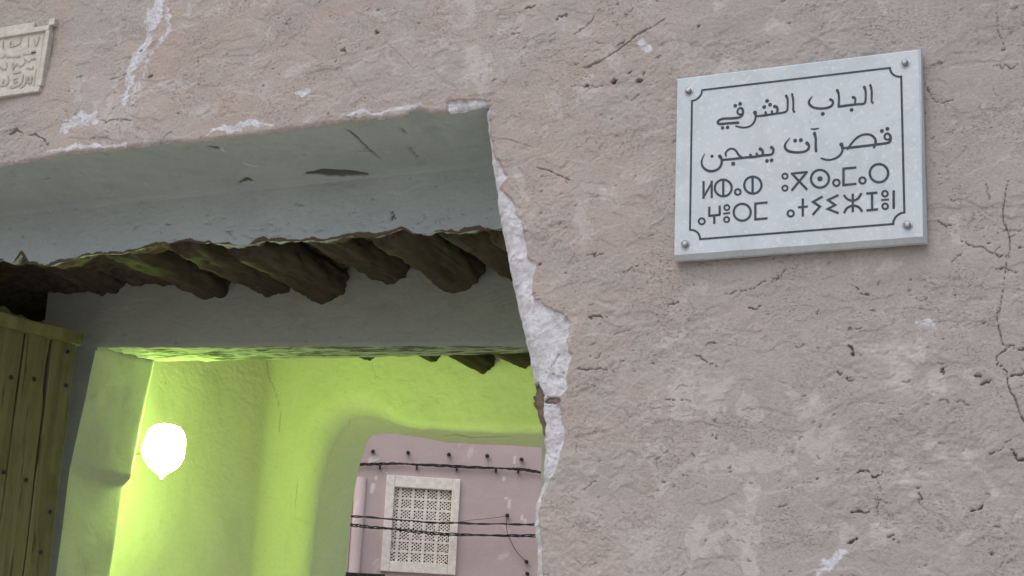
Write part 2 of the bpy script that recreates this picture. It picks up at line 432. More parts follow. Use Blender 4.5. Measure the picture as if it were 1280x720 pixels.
def outer_field(X, Z, PX, PY):
    """relief (towards the street) and masks of wear and painted crack shade of the street face"""
    warp = 0.02*fbm(X, Z, 0.12, 3, 6); warp2 = 0.02*fbm(X, Z, 0.12, 3, 9)
    rough = sstep(-0.15, 0.35, fbm(X+warp, Z+warp2, 0.32, 3, 3))
    flat = 1-sstep(.0, .14, np.maximum(np.maximum(-1.16-X, X+.50), np.maximum(2.715-Z, Z-3.235)))
    h = (0.022*fbm(X, Z, 0.75, 3, 0) + 0.008*fbm(X, Z, 0.20, 3, 1))*(1-.9*flat)
    h += (0.0009+0.0016*rough)*fbm(X+warp, Z*1.3+warp2, 0.05, 3, 2)
    h += (0.0003+0.0016*rough)*fbm(X, Z*1.2, 0.012, 3, 4)
    # trowelled skins with thin torn edges
    for i, sc in enumerate((0.28, 0.16, 0.09)):
        s = fbm(X*0.75+warp*2, Z*1.25+warp2*2, sc, 4, 10+i)
        h += 0.0016*sstep(0.02, 0.07, s)
    ell = np.zeros_like(X); dirt_shade = np.zeros_like(X); pale = np.zeros_like(X); white = np.zeros_like(X); mud = np.zeros_like(X)
    # small chalky grains and pale patches
    p = fbm(X*1.3+warp, Z+warp2*1.5, 0.10, 4, 14)
    pale = np.maximum(pale, 0.62*sstep(0.24, 0.40, p)*sstep(-0.2, 0.2, fbm(X, Z, 0.4, 2, 15)))
    inside = (PX > -40) & (PX < 1320) & (PY > -40) & (PY < 760)
    ii = np.where(inside.any(1))[0]; jj = np.where(inside.any(0))[0]
    i0, j0 = ii[0], jj[0]
    xs = X[:, 0]; zs = Z[0, :]
    def local(x0, x1, z0, z1):
        a = np.searchsorted(xs, x0); b = np.searchsorted(xs, x1); c = np.searchsorted(zs, z0); d = np.searchsorted(zs, z1)
        return slice(a, b), slice(c, d)
    def carve(pts, w, depth, dk=1.0, soft=1.0):
        """a crack, tear or gouge along world x,z points; half width w per point"""
        pts = np.asarray(pts); m = max(w)*2.5+0.004
        sl = local(pts[:, 0].min()-m, pts[:, 0].max()+m, pts[:, 1].min()-m, pts[:, 1].max()+m)
        if X[sl].size == 0: return
        d = seg_dist(X[sl], Z[sl], pts, w)
        fr_ = fbm(X[sl], Z[sl], .007, 3, 43)
        d = d+.75*np.maximum(fr_, -.35)
        g = 1-sstep(0.35, 1.25*soft, d)
        h[sl] -= depth*g
        dirt_shade[sl] = np.maximum(dirt_shade[sl], dk*g)  # hollows of cracks and pits also get their shade in the colour
        
    def px_line(pts, jit=0.003, per=5):
        p = np.array([at_y(a, b, 0)[[0, 2]] for a, b in pts])
        out = [p[0]]
        for a, b in zip(p[:-1], p[1:]):
            for t in np.linspace(0, 1, per+1)[1:]:
                out.append(a+(b-a)*t+rng.normal(0, jit, 2)*(0 if t == 1 else 1))
        return np.array(out)
    def crack(pts, w0, depth, jit=0.003, per=5, dk=1.0):
        q = px_line(pts, jit, per); w = .54*w0*(0.2+1.1*rng.random(len(q))**1.3)
        w[0] *= .4; w[-1] *= .4
        carve(q, w, depth*.8, dk)
    # traced cracks, tears and holes
    crack([(1247, 0), (1246, 35), (1256, 62)], .0022, .006)
    crack([(1260, 225), (1253, 262), (1262, 300), (1257, 334), (1253, 362), (1250, 384), (1245, 392), (1252, 426), (1260, 433)], .0026, .008, .002, 3)
    crack([(1260, 433), (1246, 445), (1246, 456), (1259, 465), (1261, 484), (1271, 506), (1277, 522), (1286, 535)], .0036, .010, .002, 3)
    crack([(1260, 433), (1270, 434), (1284, 437)], .0030, .008)
    crack([(1245, 335), (1257, 334), (1270, 340)], .003, .008)
    crack([(1065, 592), (1082, 588), (1095, 597), (1106, 587)], .0042, .012, .002)
    crack([(1095, 597), (1102, 612), (1096, 635), (1100, 645)], .0018, .005, .002)
    crack([(1063, 641), (1075, 640), (1089, 641)], .0052, .012, .001)
    crack([(1060, 680), (1067, 676), (1073, 673)], .0065, .014, .001)
    crack([(1110, 672), (1117, 668), (1123, 681)], .003, .007)
    crack([(1262, 562), (1270, 573), (1286, 575)], .0052, .012)
    crack([(1213, 640), (1224, 637), (1230, 628)], .0042, .012)
    crack([(1236, 566), (1250, 563), (1266, 544)], .003, .008)
    crack([(1144, 610), (1150, 610), (1151, 632)], .0026, .006)
    crack([(1020, 570), (1027, 576)], .0028, .006); crack([(890, 541), (896, 551)], .003, .008)
    crack([(905, 366), (935, 362), (958, 352)], .0036, .010); crack([(936, 384), (947, 386), (957, 378)], .0034, .009)
    crack([(965, 354), (974, 345), (982, 338)], .0034, .009)
    crack([(1065, 357), (1078, 368), (1086, 369)], .003, .009); crack([(1085, 386), (1096, 390)], .003, .009)
    crack([(1060, 409), (1068, 412), (1080, 410)], .003, .008)
    crack([(1060, 432), (1066, 438), (1066, 446)], .0055, .013, .002); crack([(1045, 466), (1053, 466)], .004, .010)
    crack([(1053, 473), (1066, 476)], .0044, .010); crack([(1226, 480), (1240, 473)], .0042, .010)
    crack([(1176, 461), (1181, 468)], .006, .012); crack([(1262, 470), (1284, 467)], .005, .012)
    crack([(737, 399), (742, 395), (755, 397)], .004, .010); crack([(868, 442), (880, 450), (897, 460)], .003, .008)
    crack([(823, 498), (845, 500), (868, 501)], .0028, .008, .0015); crack([(722, 460), (733, 463), (750, 460), (768, 466)], .003, .008)
    crack([(775, 345), (790, 336), (800, 332)], .003, .008); crack([(883, 428), (892, 428)], .0045, .010)
    crack([(835, 379), (848, 378)], .004, .009); crack([(718, 42), (729, 34), (738, 26), (749, 9)], .003, .009)
    crack([(728, 85), (755, 74), (784, 54), (800, 42), (831, 24)], .0065, .009, .002, 4, .5)
    crack([(771, 58), (783, 51)], .005, .014, .001); crack([(733, 106), (735, 108)], .009, .016, .001)
    crack([(765, 102), (773, 101)], .013, .020, .001); crack([(797, 102), (804, 100)], .011, .022, .001)
    crack([(804, 98), (805, 90)], .006, .010, .001); crack([(711, 107), (735, 108), (762, 108)], .0026, .006)
    crack([(655, 11), (668, 6)], .005, .012); crack([(694, 26), (700, 19), (708, 16)], .0042, .011); crack([(633, 43), (650, 40)], .003, .008)
    crack([(778, 22), (784, 18), (793, 10)], .003, .007); crack([(819, 73), (826, 69)], .004, .010)
    crack([(785, 92), (790, 88)], .004, .010)
    crack([(670, 209), (690, 215), (706, 223), (717, 227)], .0032, .008, .001); crack([(614, 172), (640, 176), (668, 186)], .0022, .004, .001, 3, .2)
    crack([(735, 320), (747, 316)], .004, .010); crack([(742, 323), (756, 318)], .0035, .009)
    crack([(367, 0), (410, 14), (450, 30), (490, 60), (522, 92)], .0028, .003, .0015, 4, .15)
    crack([(470, 41), (476, 42)], .007, .014); crack([(424, 66), (432, 62), (434, 68)], .0045, .011); crack([(420, 80), (425, 72)], .003, .008)
    crack([(158, 92), (148, 97), (137, 99)], .003, .009); crack([(186, 97), (192, 93)], .010, .016, .001)
    crack([(130, 153), (150, 152), (168, 152)], .0035, .008); crack([(95, 97), (100, 94)], .006, .010)
    crack([(8, 165), (20, 160), (30, 170), (45, 168), (58, 176), (64, 183)], .005, .012, .002, 3, .6)
    crack([(12, 168), (22, 162)], .013, .020, .001, 2, .4)
    crack([(1240, 80), (1262, 84), (1280, 74)], .0024, .006); crack([(1196, 300), (1215, 306), (1240, 316), (1262, 320)], .0026, .007)
    crack([(1172, 275), (1180, 282), (1190, 281)], .003, .008); crack([(1160, 108), (1170, 128), (1195, 125)], .003, .006)
    # countless small tears of the mud skin
    dens = fbm(xs[:, None]+0*zs[None], 0*xs[:, None]+zs[None], 0.45, 2, 21)
    cnt = 0
    while cnt < 620:
        x = rng.uniform(-3.62, -0.1); z = rng.uniform(1.82, 3.88)
        dd = dens[np.searchsorted(xs, x)-1, np.searchsorted(zs, z)-1]
        if rng.random() > 0.12+1.1*max(0.0, dd+0.15): continue
        cnt += 1
        L = rng.choice([.006, .012, .02, .035], p=[.4, .32, .2, .08])*rng.uniform(.7, 1.4)
        a = rng.normal(0.18, 0.45); pts = [np.array([x, z])]
        k = max(2, int(L/.006))
        for _ in range(k):
            a2 = a+rng.normal(0, .55); pts.append(pts[-1]+L/k*np.array([math.cos(a2), math.sin(a2)]))
        w = rng.uniform(.0008, .0019)*(0.5+rng.random(len(pts)))
        carve(np.array(pts), w, rng.uniform(.002, .0055), rng.uniform(.2, .8))
    for _ in range(420):
        x = rng.uniform(-3.62, -0.1); z = rng.uniform(1.82, 3.88); r = rng.choice([.0018, .0028, .0042], p=[.65, .30, .05])
        carve(np.array([[x, z], [x+r*rng.normal(), z+.3*r]]), np.array([r, r*.7]), r*1.8, rng.uniform(.4, 1))
    # rubbed pale smears, traced
    def smear(pts, w, amp, tgt):
        p = np.array([at_y(a, b, 0)[[0, 2]] for a, b in pts]); w = np.array(w)*0.00205
        m = max(w)*2+.02; sl = local(p[:, 0].min()-m, p[:, 0].max()+m, p[:, 1].min()-m, p[:, 1].max()+m)
        if X[sl].size == 0: return
        wx = X[sl]+0.020*fbm(X[sl], Z[sl], .05, 3, 31); wz = Z[sl]+0.020*fbm(X[sl], Z[sl], .05, 3, 33)
        g = amp*(1-sstep(.35, 1.35, seg_dist(wx, wz, p, w)+.8*fbm(X[sl], Z[sl], .020, 4, 45)))
        tgt[sl] = np.maximum(tgt[sl], g)
    smear([(200, -10), (190, 20), (184, 45), (172, 70), (163, 95), (158, 132)], (13, 14, 13, 11, 10, 5), .72, white)
    smear([(185, 60), (178, 100), (170, 125)], (9, 14, 12), .42, white); smear([(205, 10), (212, 35), (196, 55)], (7, 8, 6), .6, white)
    smear([(118, 130), (150, 122), (200, 108), (245, 106)], (6, 9, 10, 6), .55, pale); smear([(232, 140), (262, 136)], (9, 12), .6, pale)
    smear([(275, 110), (292, 104)], (6, 5), .6, pale); smear([(80, 160), (105, 152), (118, 150)], (8, 14, 8), .7, white)
    smear([(62, 190), (95, 187), (135, 186), (160, 180)], (2, 5, 4, 3), .85, white)
    smear([(262, 166), (290, 160), (318, 156), (346, 152)], (3, 6, 6, 3), .95, white); smear([(380, 148), (392, 146)], (5, 5), .8, pale)
    smear([(430, 148), (455, 144), (490, 140), (530, 136)], (2, 3, 3, 3), .9, white); smear([(572, 134), (592, 136)], (5, 6), .8, white)
    smear([(590, 60), (598, 90), (606, 120)], (12, 18, 14), .62, pale); smear([(360, 92), (376, 88), (394, 75)], (8, 7, 3), .7, pale)
    smear([(330, 52), (341, 36)], (5, 5), .6, pale); smear([(372, 115), (385, 117)], (5, 5), .9, white); smear([(320, 95), (328, 120), (335, 135)], (4, 2, 2), .6, pale)
    smear([(488, 60), (492, 86), (502, 88)], (6, 6, 8), .6, pale); smear([(560, 25), (580, 32)], (5, 6), .7, pale); smear([(545, 45), (568, 60)], (7, 8), .55, pale)
    smear([(548, 70), (552, 72)], (12, 12), .45, pale); smear([(585, 72), (590, 76)], (10, 10), .5, pale); smear([(505, 40), (510, 50)], (14, 14), .4, pale)
    smear([(824, 612), (836, 596), (858, 588), (880, 580), (930, 574), (990, 578)], (8, 7, 6, 11, 14, 9), .74, pale)
    smear([(1015, 600), (1045, 590)], (22, 26), .36, pale); smear([(880, 560), (900, 575)], (3, 6), .4, pale)
    smear([(1120, 440), (1128, 470), (1150, 440)], (14, 16, 14), .60, pale); smear([(1165, 470), (1170, 490)], (8, 8), .55, pale)
    smear([(1210, 460), (1220, 475)], (9, 9), .5, pale); smear([(1105, 338), (1118, 330)], (6, 9), .55, pale); smear([(1150, 400), (1170, 412)], (5, 7), .6, white)
    smear([(1140, 620), (1120, 580), (1140, 575)], (6, 10, 9), .5, pale); smear([(1160, 550), (1180, 565)], (8, 8), .55, pale); smear([(1205, 565), (1225, 590), (1240, 612)], (8, 9, 6), .55, pale)
    smear([(1015, 655), (1035, 660)], (9, 9), .55, pale); smear([(1030, 712), (1050, 695), (1060, 690)], (10, 8, 6), .6, white); smear([(1090, 665), (1120, 668)], (8, 9), .5, pale)
    smear([(1192, 270), (1196, 300)], (5, 6), .65, pale); smear([(1100, 0), (1102, 18)], (7, 6), .6, pale); smear([(1040, 20), (1046, 40)], (6, 4), .4, pale)
    smear([(1262, 0), (1256, 20)], (6, 4), .5, pale); smear([(800, 55), (808, 62)], (7, 8), .75, white); smear([(695, 130), (702, 140)], (8, 9), .6, pale)
    smear([(690, 112), (685, 150)], (8, 8), .5, pale); smear([(850, 50), (856, 74)], (6, 7), .55, pale); smear([(730, 250), (742, 258)], (7, 6), .5, pale)
    smear([(715, 420), (714, 428)], (6, 6), .7, pale); smear([(813, 432), (840, 425), (855, 418)], (4, 5, 4), .65, pale); smear([(840, 385), (860, 362), (885, 365)], (6, 8, 7), .5, pale)
    smear([(745, 580), (745, 600)], (6, 5), .55, pale); smear([(735, 525), (740, 530)], (8, 8), .45, pale); smear([(880, 690), (890, 682)], (8, 8), .6, pale)
    smear([(915, 640), (920, 662)], (6, 7), .6, pale); smear([(780, 625), (778, 650)], (5, 5), .4, pale); smear([(990, 487), (1000, 492)], (6, 6), .45, pale)
    smear([(640, 215), (650, 232), (662, 250)], (6, 7, 5), .7, pale); smear([(648, 262), (655, 280)], (8, 8), .6, pale)
    # bare white lime plaster at the jamb
    fx = PX+5*fbm(X, Z, .03, 3, 35); fy = PY+5*fbm(X, Z, .03, 3, 37)
    poly = [(560, 126)]+WHITE+[(560, 740)]
    w = in_poly(fx, fy, poly) & (PX < 760)
    jamb_w = w.astype(float)
    # soften
    for _ in range(2):
        jamb_w[1:-1, 1:-1] = (jamb_w[1:-1, 1:-1]*2+jamb_w[:-2, 1:-1]+jamb_w[2:, 1:-1]+jamb_w[1:-1, :-2]+jamb_w[1:-1, 2:])/6
    thin = np.where(PY < 300, .75, 1.0)
    white = np.maximum(white, jamb_w*thin)
    h -= 0.011*jamb_w*(0.7+0.5*fbm(X, Z, .06, 3, 39))
    h += 0.003*jamb_w*fbm(X*1.6, Z*.5, .03, 4, 41)
    mp = in_poly(fx, fy, [(660, 484), (672, 477), (678, 490), (679, 515), (676, 548), (660, 548)]).astype(float)
    for _ in range(2):
        mp[1:-1, 1:-1] = (mp[1:-1, 1:-1]*2+mp[:-2, 1:-1]+mp[2:, 1:-1]+mp[1:-1, :-2]+mp[1:-1, 2:])/6
    h -= 0.020*mp; mud = np.maximum(mud, mp); white *= (1-mp); 
    mp2 = ((np.hypot((fx-692), (fy-500)*2.2) < 11)).astype(float)
    h -= .006*mp2; mud = np.maximum(mud, .6*mp2)
    return h, dirt_shade, pale, white, mud

def edges(lo, hi, d0, d1, step, coarse):
    a = np.concatenate([np.arange(lo, d0-1.0, coarse), np.arange(max(lo, d0-1.0), d0, .013)]); b = np.arange(d0, d1, step)
    c = np.concatenate([np.arange(d1, min(hi, d1+1.3), .013), np.arange(min(hi, d1+1.3), hi+coarse*.5, coarse)])
    return np.unique(np.concatenate([a, b, c]))
xs = edges(-9.0, 7.0, -3.70, -0.10, 0.0025, 0.25)
zs = edges(-0.1, 4.1, 1.80, 3.93, 0.0025, 0.15)
X, Z = np.meshgrid(xs, zs, indexing='ij')
X = X.copy(); Z = Z.copy()
P0 = np.stack([X, np.zeros_like(X), Z], -1)
PX, PY = project(P0)
H, dirt_shade, pale, white, mud = outer_field(X, Z, PX, PY)
XL = -4.16                                                   # left jamb, out of the picture
JX = jamb_x(Z); ZT = ztop(X)
snap = (np.abs(X-JX) < 0.0023) & (Z < ZT+.002)
X = np.where(snap, JX, X)
snapz = (np.abs(Z-ZT) < 0.0020) & (X < JX+.002) & (X > XL)
Z = np.where(snapz, ZT, Z)
dj = np.where(Z < ZT, X-JX, np.hypot(np.minimum(X-JX, 0), 0)+9)
dj = np.where(Z < ZT, np.abs(X-JX), 9)
# worn, rounded arris along the jamb and the head of the opening
R = 0.035
t = np.clip(1-dj/R, 0, 1); H = H-0.022*t*t
dz = np.where(X < JX+.01, Z-ZT, 9); t = np.clip(1-np.abs(dz)/0.014, 0, 1); H = H-0.008*t*t
Yw = -H
xm = (X[:-1, :-1]+X[1:, 1:])/2; zm = (Z[:-1, :-1]+Z[1:, 1:])/2
hole = (xm > XL) & (xm < jamb_x(zm)) & (zm < ztop(xm))
me = grid_mesh('outer_wall', np.stack([X, Yw, Z], -1), ~hole, {'dirt_shade': dirt_shade, 'pale': pale, 'white': white, 'mud': mud})
outer = link('outer_wall', me, M['outer'], GATE)
# jamb returns (right, and the unseen left one), back face and ends, in the same wall mesh family
zz = np.concatenate([np.arange(-.1, 1.78, .1), np.arange(1.78, 3.23, .006)])
yy = np.linspace(0, 1, 40)
ZZ, TT = np.meshgrid(zz, yy, indexing='ij')
y0 = np.interp(zz, zs, np.array([np.interp(jamb_x(z), X[:, j], Yw[:, j]) for j, z in enumerate(zs)]))
YY = y0[:, None]+(Y_B-y0[:, None])*TT
XX = jamb_x(ZZ)+0.018*np.sin(TT*math.pi)*np.abs(fbm(ZZ, YY, .12, 3, 3))+.10*TT
me = grid_mesh('jamb_return', np.stack([XX, YY, ZZ], -1), None,
               {'white': np.full(XX.shape, .8), 'pale': np.zeros(XX.shape), 'dirt_shade': np.zeros(XX.shape), 'mud': np.zeros(XX.shape)})
link('jamb_return', me, M['outer'], GATE, 'rough white plastered side of the right jamb')
bm = bmesh.new()
bm_box(bm, (-9.0, 0.05, -.1), (XL-.003, Y_B, 4.1))
bm_box(bm, (-1.32, 0.06, -.1), (7.0, Y_B, 4.1))
bm_box(bm, (XL-.003, 0.05, 3.26), (-1.32, Y_B+.02, 4.1))
link('wall_core', bm_mesh('wall_core', bm), M['outer'], GATE)

# ---- lintel: soffit, dropped beam face with its torn lower edge, rough underside
def feature_masks(PXs, PYs, feats, shape):
    d = np.zeros(shape); w = np.zeros(shape)
    for pts, wd, kind, amp in feats:
        g = amp*(1-sstep(.5, 1.2, seg_dist(PXs, PYs, pts, [wd*(.5 if i in (0, len(pts)-1) else 1) for i in range(len(pts))])))
        if kind == 'd': d = np.maximum(d, g)
        else: w = np.maximum(w, g)
    return d, w
LF = [([(384, 218), (405, 216), (420, 217), (440, 218), (460, 219)], 4.5, 'd', 1), ([(390, 217), (412, 219), (430, 221)], 3.5, 'd', 1),
      ([(430, 160), (445, 172), (460, 187), (478, 200)], 1.6, 'd', .8), ([(446, 190), (465, 191)], 2.2, 'd', .55), ([(500, 160), (508, 168)], 2.2, 'd', .9),
      ([(512, 184), (522, 198)], 2.2, 'd', .75), ([(418, 151), (430, 149), (443, 150)], 4, 'd', 1), ([(300, 229), (309, 225), (316, 227)], 3, 'd', 1),
      ([(262, 184), (270, 186), (280, 187)], 2.5, 'd', .9), ([(214, 217), (218, 215)], 2, 'd', .6), ([(489, 263), (493, 272)], 2.4, 'd', 1),
      ([(488, 276), (491, 268)], 2, 'd', .8), ([(268, 184), (278, 188), (282, 190)], 1.5, 'w', .9), ([(304, 203), (312, 207), (324, 208)], 1.7, 'w', .8),
      ([(180, 229), (184, 231)], 2, 'w', .9), ([(130, 256), (170, 248), (215, 243), (250, 238)], 1.6, 'w', .55),
      ([(60, 196), (110, 192), (160, 184)], 3.5, 'd', .28), ([(540, 150), (560, 152)], 2, 'd', .35), ([(366, 194), (372, 196)], 1.5, 'd', .6),
      ([(355, 190), (360, 194)], 1.5, 'd', .5), ([(90, 210), (110, 222)], 2, 'd', .3), ([(15, 214), (20, 222)], 3, 'd', .4)]
for _ in range(95):
    a_, b_ = rng.uniform(0, 612), rng.uniform(0, 1)
    b_ = (202-.107*a_)*(1-b_)+(322-.055*a_)*b_
    l_ = rng.choice([2, 5, 11], p=[.6, .3, .1]); th_ = rng.normal(-.1, .5)
    LF.append(([(a_, b_), (a_+l_*.5*math.cos(th_)+rng.normal(0, .6), b_+l_*.5*math.sin(th_)+rng.normal(0, .6)), (a_+l_*math.cos(th_), b_+l_*math.sin(th_))],
               rng.uniform(.9, 1.7), 'w' if rng.random() < .18 else 'd', rng.uniform(.2, .6)))
for _ in range(60):
    a_ = rng.uniform(180, 615); b_ = 318-.055*a_-rng.exponential(9)-3
    LF.append(([(a_, b_), (a_+rng.uniform(2, 9), b_+rng.normal(0, 1.2))], rng.uniform(1.2, 2.6), 'd', rng.uniform(.25, .6)))
xl = np.arange(-4.6, -1.55, .006)
tv = np.concatenate([np.linspace(0, 1, 50)])
XA, TA = np.meshgrid(xl, tv, indexing='ij')
yfront = np.interp(xl, xs, np.array([np.interp(ztop(x), Z[i], Yw[i]) for i, x in enumerate(xs)]))
zt = ztop(xl)
YA = (yfront[:, None])*(1-TA)+Y_B*TA
ZA = zt[:, None]*(1-TA)+3.205*TA + 0.010*np.sin(TA*math.pi)*fbm(XA, YA, .5, 3, 7) + .0022*np.sin(np.clip(TA*8, 0, 1)*math.pi/2)*fbm(XA, YA, .06, 4, 8)
# face B continues downwards: one profile
BOT = [(0, 325), (18, 328), (26, 318), (36, 331), (62, 332), (100, 321), (120, 317), (150, 318), (186, 309), (206, 304), (240, 303), (270, 306), (300, 306),
       (340, 301), (400, 301), (440, 296), (470, 296), (490, 290), (500, 287), (515, 292), (540, 291), (575, 290), (600, 288), (640, 288)]
bw = np.array([at_y(a, b, Y_B) for a, b in BOT])
zb = np.interp(xl, bw[:, 0], bw[:, 2]) + .006*fbm(xl, xl*0+1, .035, 3, 2)
nb = 40
tb = np.linspace(0, 1, nb)[1:]
XB, TB = np.meshgrid(xl, tb, indexing='ij')
ZB = ZA[:, -1][:, None]*(1-TB)+zb[:, None]*TB
YB = Y_B + .008*np.sin(TB*math.pi*.9)*fbm(XB, ZB, .4, 3, 4)+.0022*fbm(XB, ZB, .05, 4, 5)*np.clip(TB*6, 0, 1)
# soften the inner fold
tc = np.linspace(0, 1, 22)[1:]
XC, TC = np.meshgrid(xl, tc, indexing='ij')
YC_ = YB[:, -1][:, None]+.16*TC
ZC = zb[:, None]+.045*TC+.022*np.clip(TC*4, 0, 1)*fbm(XC, YC_, .05, 4, 9)+0.03*np.clip(TC*2, 0, 1)*fbm(XC, YC_, .16, 2, 12)
Pl = np.concatenate([np.stack([XA, YA, ZA], -1), np.stack([XB, YB, ZB], -1), np.stack([XC, YC_, ZC], -1)], 1)
Pl[:, 46:53, 2] -= (0.006*np.sin(np.linspace(0, math.pi, 7)))[None]
lpx, lpy = project(Pl)
d_, w_ = feature_masks(lpx, lpy, LF, lpx.shape)
na = XA.shape[1]
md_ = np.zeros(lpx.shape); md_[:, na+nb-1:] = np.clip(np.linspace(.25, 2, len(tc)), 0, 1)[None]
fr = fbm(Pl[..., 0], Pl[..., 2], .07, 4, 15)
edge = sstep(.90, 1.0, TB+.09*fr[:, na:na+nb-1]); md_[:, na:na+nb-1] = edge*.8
Pl[..., 2] += np.where(np.arange(lpx.shape[1])[None] < na, d_*.012, 0)
Pl[..., 1] += np.where((np.arange(lpx.shape[1])[None] >= na) & (np.arange(lpx.shape[1])[None] < na+nb-1), d_*.010, 0)
link('lintel', grid_mesh('lintel', Pl, None, {'dirt_shade': d_, 'white': w_, 'mud': md_}), M['lintel'], GATE, 'grey plastered lintel with a torn lower edge')

# ---- inner wall (second portal) : face, soffit, left reveal with ledge
cz0 = at_y(120, 434, Y_C); cz1 = at_y(655, 432, Y_C)
def c_bottom(x): return np.interp(x, [cz0[0], cz1[0]], [cz0[2], cz1[2]]) + .004*fbm(np.asarray(x, float), np.asarray(x, float)*0+5, .08, 3, 3)
xr0 = cz0[0]
xc = np.arange(xr0, -1.27, .008)
tz = np.linspace(0, 1, 46)
XF, TF = np.meshgrid(xc, tz, indexing='ij')
ZF = 3.60*(1-TF)+c_bottom(xc)[:, None]*TF
YF = Y_C+.006*fbm(XF, ZF, .3, 3, 6)+.0025*fbm(XF, ZF, .05, 3, 7)
back = np.array([at_y(195, 452, Y_CB), at_y(400, 448, Y_CB), at_y(655, 441, Y_CB)])
zbk = np.interp(xc, back[:, 0], back[:, 2])
ts = np.linspace(0, 1, 60)[1:]
XS, TS = np.meshgrid(xc, ts, indexing='ij')
YS = YF[:, -1][:, None]*(1-TS)+Y_CB*TS
ZS = c_bottom(xc)[:, None]*(1-TS)+zbk[:, None]*TS+.012*np.sin(TS*math.pi)*fbm(XS*.5, YS*3, .07, 4, 8)+.006*fbm(XS*.5, YS*2.5, .03, 4, 9)
tb2 = np.linspace(0, 1, 8)[1:]
XG, TG = np.meshgrid(xc, tb2, indexing='ij')
ZG = ZS[:, -1][:, None]*(1-TG)+3.60*TG; YG = Y_CB+.004*fbm(XG, ZG, .1, 2, 3)
Pc = np.concatenate([np.stack([XF, YF, ZF], -1), np.stack([XS, YS, ZS], -1), np.stack([XG, YG, ZG], -1)], 1)
zero = np.zeros(Pc.shape[:2])
cpx, cpy = project(Pc)
d2, w2 = feature_masks(cpx, cpy, [([(215, 430), (235, 424)], 2, 'd', .5), ([(380, 427), (420, 424)], 1.5, 'd', .5), ([(505, 403), (525, 406)], 1.5, 'd', .5),
                                  ([(295, 405), (300, 402)], 1.4, 'd', .5), ([(150, 433), (190, 447)], 3, 'd', .3), ([(420, 424), (426, 422)], 2.5, 'd', .6)], cpx.shape)
_sl = slice(XF.shape[1], XF.shape[1]+XS.shape[1])
d2[:, _sl] = np.maximum(d2[:, _sl], .75*sstep(-.25, .30, fbm(XS*.35, YS*2.6, .05, 4, 17)))  # dark streaks tone down the lamplit soffit by colour
link('inner_beam', grid_mesh('inner_beam', Pc, None, {'dirt_shade': d2, 'white': w2, 'mud': zero}), M['inner'], GATE, 'shaded grey plaster beam over the inner doorway')
# left pier of the inner wall: reveal facing the passage, front face behind the door
zr = np.concatenate([np.arange(-.1, 1.85, .12), np.arange(1.85, 2.90, .008)])
def lerp_line(z, p):  # p: list of (z, value) ascending
    q = np.array(p); return np.interp(z, q[:, 0], q[:, 1])
A1 = at_y(120, 434, Y_C); A2 = at_y(88, 585, Y_C); A3 = at_y(70, 720, Y_C)
B1 = at_y(195, 452, Y_CB); B2 = at_y(166, 600, Y_CB); B2b = at_y(157, 607, Y_CB); B3 = at_y(140, 720, Y_CB)
xf = lerp_line(zr, [(-.1, A3[0]-.06), (A3[2], A3[0]), (A2[2], A2[0]), (A1[2], A1[0])])
xb_up = lerp_line(zr, [(B3[2], B2[0]-.03), (B2[2], B2[0]), (B1[2], B1[0])])
xb_lo = lerp_line(zr, [(-.1, B3[0]-.05), (B3[2], B3[0]), (B2b[2], B2b[0]), (B1[2], B2b[0]+.02)])
zl_f, zl_b = A2[2], (B2[2]+B2b[2])/2
tr = np.linspace(0, 1, 36)
ZR, TR = np.meshgrid(zr, tr, indexing='ij')
led = zl_f*(1-TR)+zl_b*TR
st = sstep(-.022, .026, ZR-led+.006*fbm(TR*.3, ZR*0+1, .1, 2, 3))
xup = xf[:, None]*(1-TR)+xb_up[:, None]*TR; xlo = (xf-.002)[:, None]*(1-TR)+xb_lo[:, None]*TR
bulge = .003*np.exp(-((ZR-led-.02)/.03)**2)*TR
XR = xlo*(1-st)+xup*st+bulge+.003*fbm(TR*.4, ZR, .16, 2, 6)+.0004*fbm(TR*.4, ZR, .04, 3, 7)
YR = Y_C*(1-TR)+Y_CB*TR
rb = np.clip((TR-.93)/.07, 0, 1); XR = XR-.012*rb*rb
# front face part to the left, then return to the back
tl = np.linspace(0, 1, 14)[:-1]
ZL, TL = np.meshgrid(zr, tl, indexing='ij')
XLf = -4.10*(1-TL)+XR[:, 0][:, None]*TL; YLf = Y_C+.006*fbm(XLf, ZL, .2, 3, 5)*(1-TL)
tk = np.linspace(0, 1, 8)[1:]
ZK, TK = np.meshgrid(zr, tk, indexing='ij')
XK = XR[:, -1][:, None]*(1-TK)+(-4.50)*TK; YK = Y_CB+.0*TK
zero = np.zeros((XLf.shape[0], XLf.shape[1]+1))
link('inner_wall', grid_mesh('inner_wall', np.concatenate([np.stack([XLf, YLf, ZL], -1), np.stack([XR, YR, ZR], -1)[:, :1]], 1), None, {'dirt_shade': zero, 'white': zero, 'mud': zero}), M['inner'], GATE)  # darker plaster stands in for the shade behind the door
Pr = np.concatenate([np.stack([XR, YR, ZR], -1), np.stack([XK, YK, ZK], -1)], 1)
zero = np.zeros(Pr.shape[:2])
link('door_pier', grid_mesh('door_pier', Pr, None, {'dirt_shade': zero, 'white': zero, 'mud': zero}), M['pier'], GATE, 'pale plastered pier with a small ledge beside the plank door')
# face of the inner wall left of the doorway head, dark behind the door
xq = np.arange(-4.10, xr0+.012, .02); zq = np.arange(2.85, 3.60, .02)
XQ, ZQ = np.meshgrid(xq, zq, indexing='ij')
YQ = Y_C+.004+.006*fbm(XQ, ZQ, .2, 3, 5)
zero = np.zeros(XQ.shape)
link('inner_wall', grid_mesh('inner_wall', np.stack([XQ, YQ, ZQ], -1), None, {'dirt_shade': zero, 'white': zero, 'mud': zero}), M['inner'], GATE)

